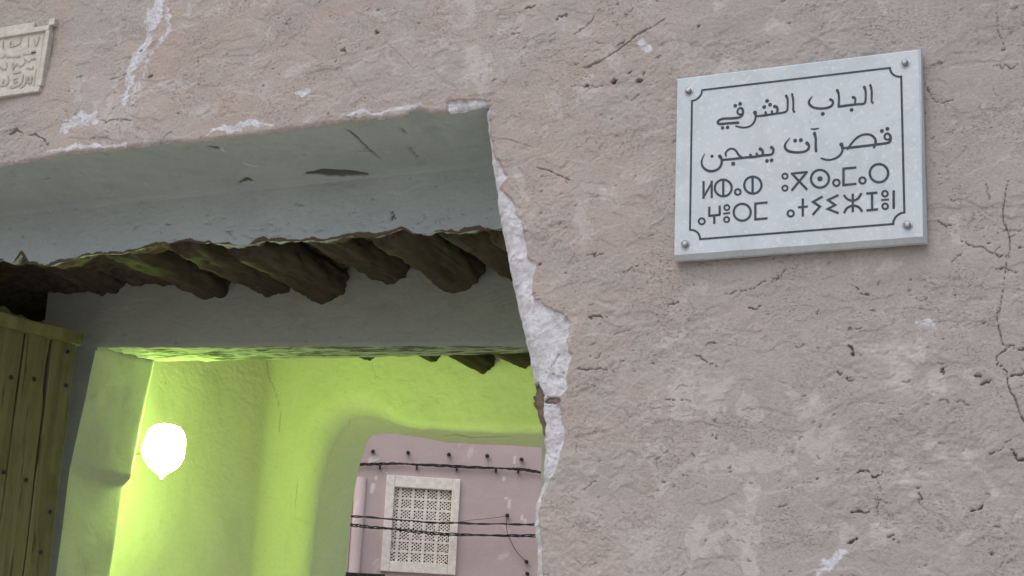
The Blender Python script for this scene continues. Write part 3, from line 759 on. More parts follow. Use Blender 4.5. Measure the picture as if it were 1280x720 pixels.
# ---- logs of the gateway ceiling
def make_log(x, yb0, yb1, zc, r, seed, tilt=0.0, dx=0.0, ragged=True):
    n = 44; m = 40
    th = np.linspace(0, 2*math.pi, n, endpoint=False); s = np.linspace(0, 1, m)
    TH, SS = np.meshgrid(th, s, indexing='ij')
    prof = 1+.17*fbm(np.cos(TH)*1.2+seed, SS*2.2+np.sin(TH)*1.2, .6, 3, seed)+.11*fbm(np.cos(TH)*2+seed, SS*7+np.sin(TH)*2, .35, 3, seed+2)
    prof += .07*fbm(np.cos(TH)*5+seed, SS*3+np.sin(TH)*5, .3, 3, seed+4)
    prof *= 1-.13*(np.abs(np.sin(TH*1.5+seed))**6)
    rr = r*prof
    Xl = x+dx*SS+rr*np.cos(TH); Yl = yb0+(yb1-yb0)*SS+0*TH; Zl = zc+tilt*SS+rr*np.sin(TH)
    bm = bmesh.new()
    V = [[bm.verts.new((Xl[i, j], Yl[i, j]+(.03*math.sin(3*th[i]+seed) if ragged and j == m-1 else 0), Zl[i, j])) for j in range(m)] for i in range(n)]
    for i in range(n):
        for j in range(m-1):
            bm.faces.new((V[i][j], V[(i+1) % n][j], V[(i+1) % n][j+1], V[i][j+1]))
    for j, yo in ((0, -.02), (m-1, .015)):
        c = bm.verts.new((x+dx*(j > 0), (yb0 if j == 0 else yb1)+yo, zc+tilt*(j > 0)))
        for i in range(n): bm.faces.new((V[i][j], V[(i+1) % n][j], c))
    return bm_mesh('ceiling_log', bm, True)
LOGS = [(70, 352, .055), (136, 367, .085), (205, 356, .06), (262, 373, .075), (340, 369, .075), (410, 375, .085), (482, 353, .07), (578, 363, .092), (645, 352, .075), (716, 366, .08), (790, 355, .08)]
for i, (a, b, r) in enumerate(LOGS):
    p = at_y(a, b, Y_C-.02)
    end = Y_C+.03
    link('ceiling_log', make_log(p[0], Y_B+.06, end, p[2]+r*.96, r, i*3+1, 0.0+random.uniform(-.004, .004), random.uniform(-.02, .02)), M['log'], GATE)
# mud and palm rib bed between and over the logs
def bed(x0, x1, y0, y1, z, amp, seed):
    xx = np.arange(x0, x1, .02); yy = np.arange(y0, y1+.01, .02)
    A, B = np.meshgrid(xx, yy, indexing='ij')
    C = z+amp*fbm(A, B, .14, 4, seed)+amp*.5*fbm(A, B, .03, 3, seed+1)
    zero = np.zeros(A.shape)
    return grid_mesh('mud_ceiling', np.stack([A, B, C], -1), None, {'dirt_shade': zero})
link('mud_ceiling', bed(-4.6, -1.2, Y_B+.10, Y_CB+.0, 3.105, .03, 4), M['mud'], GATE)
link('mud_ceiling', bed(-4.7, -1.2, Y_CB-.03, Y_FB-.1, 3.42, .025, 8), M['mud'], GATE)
# inner room logs at its rear wall
for i, (a, b, r) in enumerate([(372, 438, .07), (462, 449, .06), (536, 451, .055), (600, 463, .075), (652, 459, .075), (720, 460, .08)]):
    p = at_y(a, b, Y_F-.02)
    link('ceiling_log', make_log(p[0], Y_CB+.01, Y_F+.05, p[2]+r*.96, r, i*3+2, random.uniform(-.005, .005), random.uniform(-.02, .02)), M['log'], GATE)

# ---- inner room: left side wall running with a rounded corner into the rear wall with its arch
X_E = -4.45
def room_attr(P, side=False):
    qx, qy = project(P)
    feats = [([(333, 452), (336, 470), (345, 492), (350, 510), (349, 540)], 1.8, 'd', .45),
             ([(440, 512), (448, 535)], 2.2, 'd', .35), ([(437, 525), (436, 535)], 2, 'd', .5), ([(480, 520), (484, 512)], 1.5, 'd', .4),
             ([(555, 545), (570, 543), (590, 547), (640, 545)], 1.5, 'd', .45), ([(500, 470), (520, 490), (532, 500)], 1.4, 'd', .25),
             ([(552, 512), (560, 516)], 1.5, 'd', .4), ([(640, 515), (648, 522)], 2, 'd', .4), 
             ([(465, 455), (470, 475)], 3, 'd', .4), ([(470, 470), (476, 474)], 1.5, 'd', .5)]
    if not side: feats = feats[1:]
    d, w = feature_masks(qx, qy, feats, qx.shape)
    z = np.zeros(qx.shape)
    return {'dirt_shade': d, 'white': w, 'mud': z}
zE = np.concatenate([np.arange(-.1, 1.85, .1), np.arange(1.85, 3.56, .005)])
RC = .13
yE = np.concatenate([np.arange(Y_CB-.02, Y_F-RC, .006), Y_F-RC+RC*np.sin(np.linspace(0, math.pi/2, 14))])
off = np.where(yE > Y_F-RC, RC-np.sqrt(np.maximum(RC**2-(yE-(Y_F-RC))**2, 0)), 0)
ZE, YE = np.meshgrid(zE, yE, indexing='ij')
XE = X_E+off[None]+.014*fbm(YE, ZE, .40, 2, 3)*(1-sstep(Y_F-.3, Y_F-.05, YE))+.0018*fbm(YE, ZE, .07, 3, 4)
# arch outline (inner edge at the rear face) : left jamb, rounded corner, head, hidden right jamb
J1 = at_y(470, 543, Y_FB); J0 = at_y(440, 640, Y_FB); J2 = at_y(560, 553, Y_FB); J3 = at_y(672, 558, Y_FB)
cj = [tuple(at_y(a, b, Y_FB)[[0, 2]]) for a, b in ((425, 800), (432, 720), (436, 670), (442, 620), (450, 580), (458, 556), (466, 545), (480, 541.5), (500, 543), (525, 547))]
outl = [(cj[0][0], z) for z in (-.1, .5, 1.0, 1.5)]
outl += [tuple(p) for p in catmull(cj, 12)]
hd = [(J2[0], J2[2]), (J3[0], J3[2]), (J3[0]+.3, J3[2]-.01), (J3[0]+.60, J3[2]-.05)]
outl += [tuple(p) for p in catmull(hd, 26)]
x_r = J3[0]+.62
outl += [(x_r, z) for z in (J3[2]-.12, 2.4, 1.6, .8, -.1)]
O = np.array(outl)
_s = np.concatenate([[0], np.cumsum(np.linalg.norm(np.diff(O, axis=0), axis=1))])
_t = np.unique(np.concatenate([_s, np.arange(max(_s[4], 0), _s[-6], .007)]))
O = np.stack([np.interp(_t, _s, O[:, 0]), np.interp(_t, _s, O[:, 1])], 1)
_k = [0]
for i in range(1, len(O)):
    if np.linalg.norm(O[i]-O[_k[-1]]) > .004: _k.append(i)
O = O[_k]; nO = len(O)
T = np.stack([np.gradient(O[:, 0], np.arange(nO)), np.gradient(O[:, 1], np.arange(nO))], 1)
for _ in range(3): T[1:-1] = (T[:-2]+2*T[1:-1]+T[2:])/4
T = T*1.0; T /= np.linalg.norm(T, axis=1)[:, None]+1e-9
N = np.stack([-T[:, 1], T[:, 0]], 1)                         # outward (left of travel)
out = np.zeros_like(O)
xFl = X_E+RC
for i, (x, z) in enumerate(O):
    if z < J1[2]-.10 and x < J1[0]+.02: out[i] = (xFl, z)
    elif x < x_r-.01: out[i] = (x, 3.5)
    else: out[i] = (-2.0, z)
ic = np.where((O[:, 1] >= J1[2]-.10) & (O[:, 0] < J1[0]+.16))[0]
L1 = 3.5-(J1[2]-.10); L2 = O[ic[-1], 0]-xFl
for k, i in enumerate(ic):
    s = (k/(len(ic)-1))*(L1+L2)
    out[i] = (xFl, J1[2]-.10+s) if s < L1 else (xFl+s-L1, 3.5)
RA = .15
prof = []
for t in np.linspace(0, 1, 56)[:-1]: prof.append(('o', t))
for a in np.linspace(0, math.pi/2, 24)[:-1]: prof.append(('a', a))
for t in np.linspace(0, 1, 30): prof.append(('r', t))
Pf = np.zeros((nO, len(prof), 3))
for j, (kd, v) in enumerate(prof):
    head = sstep(0.05, .40, O[:, 0]-J1[0])                 # rounding is tighter along the head
    spl = .048*(1-head)+.012*head
    ra = np.minimum(RA*(1-head)+.05*head, np.maximum(np.linalg.norm(out-O, axis=1)*.8-spl, .02))
    st0 = O+N*(spl+ra)[:, None]
    if kd == 'o': q = out*(1-v)+st0*v; y = np.full(nO, Y_F)
    elif kd == 'a': q = O+N*(spl+ra*(1-math.sin(v)))[:, None]; y = Y_F+ra*(1-math.cos(v))
    else: q = O+N*(spl*(1-v))[:, None]; y = (Y_F+ra)*(1-v)+Y_FB*v
    Pf[:, j, 0] = q[:, 0]; Pf[:, j, 1] = y; Pf[:, j, 2] = q[:, 1]
dn = .010*fbm(Pf[..., 0]+Pf[..., 1], Pf[..., 2], .28, 3, 5)+.0045*fbm(Pf[..., 0]+Pf[..., 1], Pf[..., 2], .06, 4, 6)
dn *= np.clip(np.arange(len(prof))/14, 0, 1)[None]
Pf[..., 1] += dn*(np.abs(np.arange(len(prof))-len(prof)) > 3)[None]
jm = np.array([1.0 if k != 'o' else 0.0 for k, v in prof])[None]
Pf[..., 2] += jm*.5*dn; Pf[..., 0] += jm*.3*dn
link('rear_wall', grid_mesh('rear_wall', Pf, None, room_attr(Pf)), M['room'], GATE, 'lime green lit rear wall with a rounded opening to the alley')
PE = np.stack([XE, YE, ZE], -1)
link('side_wall', grid_mesh('side_wall', PE, None, room_attr(PE, True), flip=True), M['room'], GATE, 'lit left wall of the passage, carrying the lamp')
# closing walls, roof
bm = bmesh.new()
bm_box(bm, (-4.62, Y_B+.005, -.1), (-4.50, Y_CB+.02, 3.6))            # left of the front chamber
bm_box(bm, (-4.50, Y_CB+.004, -.1), (-4.08, Y_CB+.016, 3.6))           # back of the pivot recess
bm_box(bm, (-4.85, Y_CB+.02, -.1), (-4.51, Y_F+.4, 3.6))            # core behind the side wall
bm_box(bm, (-1.30, Y_B+.005, -.1), (-1.05, Y_FB-.01, 3.6)); bm_box(bm, (-2.10, Y_CB+.006, -.1), (-1.31, Y_FB-.035, 3.6))           # right of the passage; the nearer box is added, unseen, to bounce lamplight
bm_box(bm, (-4.36, Y_F+.08, 3.2), (-1.05, Y_FB-.03, 3.68))           # core of the rear wall above the arch
link('wall_core', bm_mesh('wall_core', bm), M['room'], GATE)
bm = bmesh.new(); bm_box(bm, (-4.90, Y_B+.025, 3.58), (-1.05, Y_FB-.035, 3.66))
link('roof', bm_mesh('roof', bm), M['mud'], GATE)
bm = bmesh.new(); bm_box(bm, (-9, Y_FB-.03, -.1), (-4.42, Y_FB, 3.75)); bm_box(bm, (x_r+.06, Y_FB-.03, -.1), (7, Y_FB, 3.75)); bm_box(bm, (-4.42, Y_FB-.03, 3.2), (x_r+.06, Y_FB, 3.75))
link('alley_wall', bm_mesh('alley_wall', bm), M['pink'], GATE)

# ---- plank door, standing open into the passage
DD = np.array([math.sin(math.radians(14.6)), math.cos(math.radians(14.6)), 0.0])   # along the leaf, hinge -> free edge
DN = np.array([DD[1], -DD[0], 0.0])                                                 # visible face
free = at_x(100, 417, -3.78)
DZ = free[2]
hinge = free-DD*.86
def leaf_u(px, py):
    p = at_plane(px, py, free, DN); return float(np.dot(p-free, DD)), p[2]
DOOR = empty('wooden_door', (float(hinge[0]), float(hinge[1]), 0), None, None)
DOOR.parent = GATE; DOOR.location = (float(hinge[0])+2.0, float(hinge[1])-.5, 0)
DOOR['label'] = 'open olive brown door of vertical planks'
u2 = leaf_u(66, 426)[0]; u1 = leaf_u(31, 419)[0]; u0 = leaf_u(-8, 412)[0]
ubs = [-.86, -.86+.12, u0-.10, u0, u1, u2, -.004]
ubs = sorted(set([round(q, 4) for q in ubs]))
for i in range(len(ubs)-1):
    a, b = ubs[i]+.0025, ubs[i+1]-.0025
    if b-a < .03: continue
    bm = bmesh.new()
    dep = .030+random.uniform(-.004, .004)
    nz = 30; ring = []
    for k in range(nz+1):
        z = .06+(DZ-.020-.06)*k/nz
        wob = lambda s: .0035*math.sin(z*3.1+s*2.1+i)+.0018*math.sin(z*11+s+i*2)
        top = (DZ-z) < .25
        aa = a+wob(1); bb = b+wob(2)
        if i == len(ubs)-3 and .10 < DZ-z < .26: bb -= .006+.010*math.sin((DZ-z-.10)/.16*math.pi)
        row = []
        for (u, d) in ((aa, 0), (aa, dep-.003), (aa+.003, dep), ((aa+bb)/2, dep+.0015*math.sin(z*5+i)), (bb-.003, dep), (bb, dep-.003), (bb, 0)):
            row.append(bm.verts.new(free+DD*u+DN*(d-.030)+np.array([0, 0, z-free[2]])))
        ring.append(row)
    for k in range(nz):
        for j in range(7):
            bm.faces.new((ring[k][j], ring[k][(j+1) % 7], ring[k+1][(j+1) % 7], ring[k+1][j]))
    bm.faces.new(ring[0]); bm.faces.new(ring[-1][::-1])
    link('plank', bm_mesh('plank', bm), M['door'], DOOR)
# head rail and hidden ledges, nails
rail_h = .048
bm = bmesh.new(); bm_obox(bm, free-DD*.86+DN*-.034+np.array([0, 0, -rail_h]), DD*.864, DN*.052, (0, 0, rail_h))
bmesh.ops.subdivide_edges(bm, edges=bm.edges[:], cuts=8, use_grid_fill=True)
for v in bm.verts:
    q = fbm(np.array([v.co.y*1.0]), np.array([v.co.z*4+v.co.x]), .12, 3, 5)[0]
    v.co += Vector(DN)*float(q)*.004+Vector((0, 0, float(q)*.006))
link('rail', bm_mesh('rail', bm, bevel=0), M['rail'], DOOR, 'top rail of the door, its edge worn')
for zz_ in (2.3, 1.0, .25):
    bm = bmesh.new(); bm_obox(bm, free-DD*.84-DN*.062+np.array([0, 0, zz_-free[2]]), DD*.80, DN*.030, (0, 0, .12))
    link('ledge', bm_mesh('ledge', bm, bevel=.004), M['rail'], DOOR)
NAILS = [(42, 474), (82, 482), (32, 600), (13, 472), (62, 640), (4, 590), (84, 440), (50, 690)]
for a, b in NAILS:
    u, z = leaf_u(a, b)
    c = free+DD*u+DN*.004+np.array([0, 0, z-free[2]])
    bm = bmesh.new(); bmesh.ops.create_uvsphere(bm, u_segments=10, v_segments=6, radius=.0085)
    for v in bm.verts:
        v.co = Vector(c+DD*v.co.x+DN*(v.co.y*.5)+np.array([0, 0, v.co.z]))
    link('nail', bm_mesh('nail', bm, True), M['iron'], DOOR)

# ------------------------------------------------------------------ wall lamp
lp = at_y(205.5, 562, 1.685)
LAMP = empty('wall_lamp', tuple(float(q) for q in lp), 'lit round bulb with pointed tip on the lime green passage wall', 'lamp')
dist = np.linalg.norm(lp-CAM); mpp = dist/FPX
RB = 24.0*mpp
profile = [(0.0, 36.0), (1.6, 35.0), (3.4, 31.5), (7, 28.5), (13, 24.5), (18, 20.0), (22, 13.5), (24.0, 6), (24.5, -3), (24.3, -11), (22.5, -19), (18.5, -25.5), (13, -29), (6, -30.6), (0.0, -31)]
pp = catmull([(a, b, 0) for a, b in profile], 4)
bm = bmesh.new(); nseg = 32; rows = []
for q in pp:
    r_, z_ = max(q[0], 0)*mpp, -q[1]*mpp
    if r_ < 1e-4: rows.append([bm.verts.new((lp[0], lp[1], lp[2]+z_))])
    else: rows.append([bm.verts.new((lp[0]+r_*math.cos(2*math.pi*k/nseg), lp[1]+r_*math.sin(2*math.pi*k/nseg), lp[2]+z_)) for k in range(nseg)])
for a, b in zip(rows[:-1], rows[1:]):
    for k in range(nseg):
        va = a[k % len(a)], a[(k+1) % len(a)]; vb = b[k % len(b)], b[(k+1) % len(b)]
        f = []
        for v in (va[0], va[1], vb[1], vb[0]):
            if v not in f: f.append(v)
        if len(f) > 2: bm.faces.new(f)
link('bulb', bm_mesh('bulb', bm, True), M['bulb'], LAMP)
bm = bmesh.new()
bm_tube(bm, [(X_E-.01, lp[1]+.01, lp[2]), (X_E+.012, lp[1]+.01, lp[2])], .038, 20)
bm_tube(bm, [(X_E+.012, lp[1]+.01, lp[2]), (lp[0]-RB*.95, lp[1]+.005, lp[2])], .018, 14)
link('holder', bm_mesh('holder', bm), M['brass'], LAMP)
bm = bmesh.new()  # dish added behind the bulb to shade the near wall from it
bm_tube(bm, [(lp[0]-RB*1.22, lp[1], lp[2]), (lp[0]-RB*1.12, lp[1], lp[2]), (lp[0]-RB*.95, lp[1], lp[2]), (lp[0]-RB*.90, lp[1], lp[2])], [RB*.30, RB*.50, RB*.62, RB*.60], 28)
link('added_shade_dish', bm_mesh('added_shade_dish', bm), M['gyps'], LAMP)

# ------------------------------------------------------------------ marble sign
T_S = 0.030; GAP = 0.008
yS = -(T_S+GAP)                                              # front face
cor = [at_y(a, b, yS) for a, b in ((845, 98), (1151, 61), (1157, 301), (841, 325))]
sx0, sx1 = (cor[0][0]+cor[3][0])/2, (cor[1][0]+cor[2][0])/2
sz0, sz1 = (cor[3][2]+cor[2][2])/2, (cor[0][2]+cor[1][2])/2
SIGN = empty('name_sign', (float((sx0+sx1)/2), 0.0, float(sz0)), 'pale marble name plate with dark lettering, screwed to the adobe wall', 'sign')
bm = bmesh.new()
# slab with a chamfered bottom edge and slightly eased others
c = .004; cb = .012
prof_ = [(yS+T_S, sz0+.001), (yS+cb, sz0), (yS, sz0+cb), (yS, sz1-c), (yS+c, sz1), (yS+T_S, sz1)]
inset = [0, 0, c, c, 0, 0]
nx = 40
rows = []
for k in range(nx+1):
    t = k/nx; row = []
    for (y, z), ins in zip(prof_, inset):
        x = (sx0+ins)*(1-t)+(sx1-ins*1.6)*t
        row.append(bm.verts.new((x, y, z+.0003*math.sin(k*.9+y*40)*(z < sz0+.02))))
    rows.append(row)
for k in range(nx):
    for j in range(len(prof_)):
        bm.faces.new((rows[k][j], rows[k+1][j], rows[k+1][(j+1) % len(prof_)], rows[k][(j+1) % len(prof_)]))
bm.faces.new(rows[0]); bm.faces.new(rows[-1][::-1])
link('slab', bm_mesh('slab', bm), M['marble'], SIGN)
# mortar pads behind the slab
bm = bmesh.new()
bm_box(bm, (sx0+.05, yS+T_S-.002, sz0+.05), (sx1-.05, .03, sz1-.05))
link('mortar_bed', bm_mesh('mortar_bed', bm, bevel=.01), M['mud'], SIGN)

class Ink:
    """flat cut strokes set a hair proud of the slab; every stroke on its own level"""
    def __init__(s, ox, oy, sc, y=None):
        s.o = (ox, oy, sc); s.bm = bmesh.new(); s.k = 0; s.y = yS if y is None else y
    def to(s, p): 
        q = at_y(s.o[0]+p[0]/s.o[2], s.o[1]+p[1]/s.o[2], s.y); return np.array([q[0], q[2]])
    def lev(s):
        s.k += 1; return s.y-.0006-.00004*s.k
    def unit(s, p):
        a = s.to(p); return (np.linalg.norm(s.to((p[0]+10, p[1]))-a)+np.linalg.norm(s.to((p[0], p[1]+10))-a))/20
    def stroke(s, pts, w, smooth=True, closed=False, cap=True):
        ws = w if hasattr(w, '__len__') else [w]*len(pts)
        q = [(*s.to(p), ws[min(i, len(ws)-1)]*.5*s.unit(p)) for i, p in enumerate(pts)]
        if smooth and len(q) > 2: q = catmull(q, 7)
        q = [np.array(v) for v in q]; y = s.lev(); m = len(q)
        L, R_ = [], []
        for i in range(m):
            if closed: a, b = q[i-1], q[(i+1) % m]
            else: a, b = q[max(i-1, 0)], q[min(i+1, m-1)]
            t1 = q[i][:2]-a[:2]; t2 = b[:2]-q[i][:2]
            l1, l2 = np.linalg.norm(t1), np.linalg.norm(t2)
            t1 = t1/l1 if l1 > 1e-9 else t2/l2; t2 = t2/l2 if l2 > 1e-9 else t1
            t = t1+t2; t /= np.linalg.norm(t)+1e-9; nn = np.array([-t[1], t[0]])
            sc = min(1/max(abs(np.dot(nn, np.array([-t1[1], t1[0]]))), .45), 2.2)
            L.append(s.bm.verts.new((q[i][0]+nn[0]*q[i][2]*sc, y, q[i][1]+nn[1]*q[i][2]*sc)))
            R_.append(s.bm.verts.new((q[i][0]-nn[0]*q[i][2]*sc, y, q[i][1]-nn[1]*q[i][2]*sc)))
        for i in range(m if closed else m-1):
            j = (i+1) % m; s.bm.faces.new((L[i], L[j], R_[j], R_[i]))
        if not closed and cap:
            for e, nxt in ((0, 1), (m-1, m-2)):
                d = q[e][:2]-q[nxt][:2]; d /= np.linalg.norm(d)+1e-9; a0 = math.atan2(d[1], d[0])
                vs = [L[e] if e else R_[e]]
                vs = [s.bm.verts.new((q[e][0]+q[e][2]*math.cos(a0+f), y-.00001, q[e][1]+q[e][2]*math.sin(a0+f))) for f in np.linspace(-math.pi/2, math.pi/2, 9)]
                s.bm.faces.new(vs)
    def line(s, pts, w): s.stroke(pts, w, False, False, False)
    def dot(s, p, r, asp=1.0):
        c = s.to(p); u = s.unit(p)*r; y = s.lev()
        s.bm.faces.new([s.bm.verts.new((c[0]+u*math.cos(f), y, c[1]+u*asp*math.sin(f))) for f in np.linspace(0, 2*math.pi, 18, endpoint=False)])
    def ring(s, p, r, w):
        s.stroke([(p[0]+r*math.cos(f), p[1]+r*.985*math.sin(f)) for f in np.linspace(0, 2*math.pi, 40, endpoint=False)], w, False, True)
    def build(s, name, mat, parent, label=None):
        for f in s.bm.faces:
            f.normal_update()
            if f.normal.y > 0: f.normal_flip()
        me = bpy.data.meshes.new(name); s.bm.to_mesh(me); s.bm.free()
        return link(name, me, mat, parent, label)

# first line, right word (read from the right) and left word
k = Ink(1000, 95, 10.667)
k.stroke([(938, 122), (953, 180), (957, 260), (955, 330), (968, 358)], [30, 30, 28, 26, 30])
k.stroke([(858, 148), (874, 200), (876, 290), (868, 350), (840, 372), (760, 378), (650, 391), (520, 408)], [38, 30, 28, 30, 32, 32, 34, 34])
k.stroke([(710, 285), (737, 302), (735, 345), (733, 372)], [40, 28, 24, 24]); k.dot((688, 452), 25)
k.stroke([(497, 192), (515, 240), (520, 320), (516, 410)], [38, 30, 28, 32])
k.stroke([(408, 315), (436, 335), (435, 378), (400, 412), (330, 431), (240, 433), (170, 415), (124, 375), (124, 330), (165, 270)], [38, 30, 30, 32, 32, 32, 32, 32, 28, 9]); k.dot((304, 506), 26)
k.build('lettering', M['ink'], SIGN, 'upper right Arabic word')
k = Ink(880, 110, 10.667)
k.stroke([(1176, 85), (1188, 150), (1192, 230), (1190, 290), (1202, 318)], [30, 28, 26, 28, 30])
k.stroke([(1096, 105), (1114, 150), (1116, 220), (1110, 290), (1085, 320), (1030, 333), (960, 342), (860, 358), (780, 368), (705, 376), (684, 352)], [36, 30, 28, 28, 30, 28, 30, 32, 32, 26, 26])
k.stroke([(943, 246), (974, 262), (980, 305), (968, 340)], [46, 36, 32, 30]); k.stroke([(905, 312), (912, 352)], 30); k.stroke([(820, 325), (834, 362)], 30)
k.stroke([(680, 326), (690, 375), (680, 430), (645, 485), (590, 519), (510, 527), (428, 510)], [50, 28, 26, 26, 24, 24, 22])
k.dot((842, 173), 25); k.dot((882, 223), 25); k.dot((803, 254), 25)
k.stroke([(512, 352), (468, 350), (446, 322), (458, 283), (488, 268), (516, 288), (518, 335), (500, 375), (460, 395), (380, 405), (290, 408), (225, 418), (188, 445), (190, 474), (230, 480), (340, 470), (455, 464)], [20, 26, 26, 26, 28, 32, 32, 32, 32, 32, 32, 30, 30, 30, 32, 32, 36])
k.dot((418, 237), 24); k.dot((482, 212), 24); k.dot((248, 532), 23); k.dot((315, 526), 23)
k.build('lettering', M['ink'], SIGN, 'upper left Arabic word')
k = Ink(970, 150, 8.533)
k.stroke([(1210, 206), (1180, 208), (1160, 192), (1161, 163), (1185, 144), (1212, 158), (1222, 190), (1214, 230), (1180, 247), (1100, 258), (1000, 271), (880, 285), (760, 298), (704, 300)], [22, 22, 22, 24, 24, 26, 28, 28, 28, 28, 28, 28, 28, 24])
k.stroke([(765, 308), (810, 245), (870, 185), (940, 155), (1010, 160), (1055, 200), (1062, 250), (1046, 290)], [24, 22, 24, 24, 24, 26, 28, 28])
k.stroke([(697, 260), (710, 300), (700, 350), (660, 395), (600, 421), (540, 425), (485, 410)], [42, 26, 24, 24, 22, 22, 20])
k.stroke([(411, 142), (424, 200), (424, 280), (428, 332)], [34, 26, 26, 28]); k.stroke([(375, 95), (410, 98), (455, 90)], [12, 18, 12])
k.stroke([(330, 247), (350, 270), (345, 310), (300, 338), (210, 346), (130, 330), (96, 290), (106, 245), (150, 190)], [36, 26, 26, 26, 26, 28, 26, 20, 7])
for p in ((205, 220), (265, 215), (1130, 117), (1188, 95)): k.dot(p, 20.5)
k.build('lettering', M['ink'], SIGN, 'two Arabic words at the right of the second line')
k = Ink(865, 155, 10.667)
k.stroke([(1060, 312), (1086, 340), (1075, 392), (1040, 411), (960, 418), (880, 430), (820, 440), (740, 445), (640, 456), (520, 470), (412, 478)], [44, 32, 32, 34, 34, 36, 36, 34, 34, 32, 30])
k.stroke([(912, 335), (942, 360), (944, 410)], [48, 34, 34]); k.stroke([(862, 396), (876, 428)], 32); k.stroke([(778, 410), (794, 438)], 32)
k.stroke([(452, 425), (450, 385), (490, 340), (540, 330), (585, 355), (620, 410), (665, 447)], [26, 26, 26, 24, 26, 28, 28])
k.stroke([(370, 430), (396, 470), (390, 540), (350, 600), (270, 630), (195, 615), (142, 565), (130, 490), (168, 400)], [46, 32, 32, 32, 34, 32, 28, 22, 10])
k.dot((268, 430), 21); k.dot((550, 530), 27); k.dot((1000, 492), 24); k.dot((1062, 484), 24)
k.build('lettering', M['ink'], SIGN, 'Arabic word at the left of the second line')
k = Ink(865, 205, 9.0); w = 25
k.line([(130, 193), (130, 392)], w); k.line([(222, 188), (222, 384)], w); k.line([(130, 376), (222, 212)], 22)
k.ring((352, 270), 95, w); k.line([(352, 180), (352, 360)], w); k.ring((515, 315), 32, 22)
k.ring((685, 238), 97, w); k.line([(682, 148), (682, 328)], w)
k.build('lettering', M['ink'], SIGN, 'left Tifinagh word of the third line')
k = Ink(865, 205, 9.0)
k.ring((110, 645), 34, 22); k.line([(195, 480), (195, 584), (322, 571)], w); k.line([(312, 468), (312, 575)], w); k.line([(251, 582), (251, 674)], w)
k.ring((392, 490), 29, 20); k.line([(350, 560), (430, 550)], 20); k.ring((390, 625), 29, 20)
k.ring((565, 543), 96, w); k.line([(850, 433), (713, 445), (713, 624), (850, 611)], w)
k.build('lettering', M['ink'], SIGN, 'left Tifinagh word of the bottom line')
k = Ink(970, 195, 8.0); w = 23
k.ring((90, 202), 26, 19); k.ring((90, 322), 26, 19)
k.line([(148, 177), (318, 160)], 22); k.line([(163, 180), (312, 338)], w); k.line([(305, 166), (155, 348)], w)
k.ring((440, 228), 90, w); k.dot((440, 228), 26); k.ring((604, 268), 32, 21)
k.line([(804, 115), (675, 127), (675, 291), (805, 278)], w); k.ring((865, 245), 31, 21); k.ring((1030, 172), 92, w)
k.build('lettering', M['ink'], SIGN, 'right Tifinagh word of the third line')
k = Ink(970, 195, 8.0)
k.ring((147, 575), 31, 21); k.line([(268, 425), (268, 605)], w); k.line([(220, 514), (318, 505)], w)
k.line([(466, 405), (370, 460), (440, 505), (366, 590)], w); k.line([(626, 390), (520, 440), (592, 490), (518, 530), (626, 572)], w)
k.line([(768, 378), (768, 562)], w); k.stroke([(678, 390), (712, 430), (768, 447), (820, 425), (856, 372)], w, True, False, False)
k.stroke([(680, 572), (710, 522), (768, 496), (826, 512), (864, 556)], w, True, False, False)
k.line([(960, 372), (962, 540)], w); k.line([(903, 376), (1014, 366)], w); k.line([(905, 545), (1020, 533)], w)
k.ring((1090, 377), 28, 19); k.line([(1052, 441), (1130, 435)], 18); k.ring((1092, 503), 28, 19); k.line([(1177, 345), (1177, 528)], 24)
k.build('lettering', M['ink'], SIGN, 'right Tifinagh word of the bottom line')
# border with notched corners: one closed line
k = Ink(0, 0, 1.0)
bx0 = (at_y(864.5, 125, yS)[0]+at_y(863, 289, yS)[0])/2; bx1 = (at_y(1127, 95, yS)[0]+at_y(1130, 267, yS)[0])/2
bz1 = (at_y(878, 112.5, yS)[2]+at_y(1113, 85, yS)[2])/2; bz0 = (at_y(875, 299, yS)[2]+at_y(1117, 280, yS)[2])/2
rn = .027
loop = []
for (cx, cz, a0) in ((bx0, bz1, 0), (bx1, bz1, -90), (bx1, bz0, -180), (bx0, bz0, -270)):
    aa = np.radians(np.linspace(-90, 0, 9)+a0)
    seq = [(cx+rn*math.cos(a), cz+rn*math.sin(a)) for a in aa]
    loop.append(seq)
ring_pts = loop[0]+loop[1]+loop[2]+loop[3]
y = k.lev(); wl = .0026; Lv = []; m = len(ring_pts)
q = np.array(ring_pts); cen = q.mean(0)
inn = []; outp = []
for i in range(m):
    a, b = q[i-1], q[(i+1) % m]; t1 = q[i]-a; t2 = b-q[i]; t1 /= np.linalg.norm(t1); t2 /= np.linalg.norm(t2)
    t = t1+t2; t /= np.linalg.norm(t); nn = np.array([-t[1], t[0]]); sc = 1/max(abs(np.dot(nn, np.array([-t1[1], t1[0]]))), .5)
    inn.append(k.bm.verts.new((q[i][0]+nn[0]*wl*sc, y, q[i][1]+nn[1]*wl*sc))); outp.append(k.bm.verts.new((q[i][0]-nn[0]*wl*sc, y, q[i][1]-nn[1]*wl*sc)))
for i in range(m):
    j = (i+1) % m; k.bm.faces.new((inn[i], inn[j], outp[j], outp[i]))
k.build('border_line', M['ink'], SIGN)
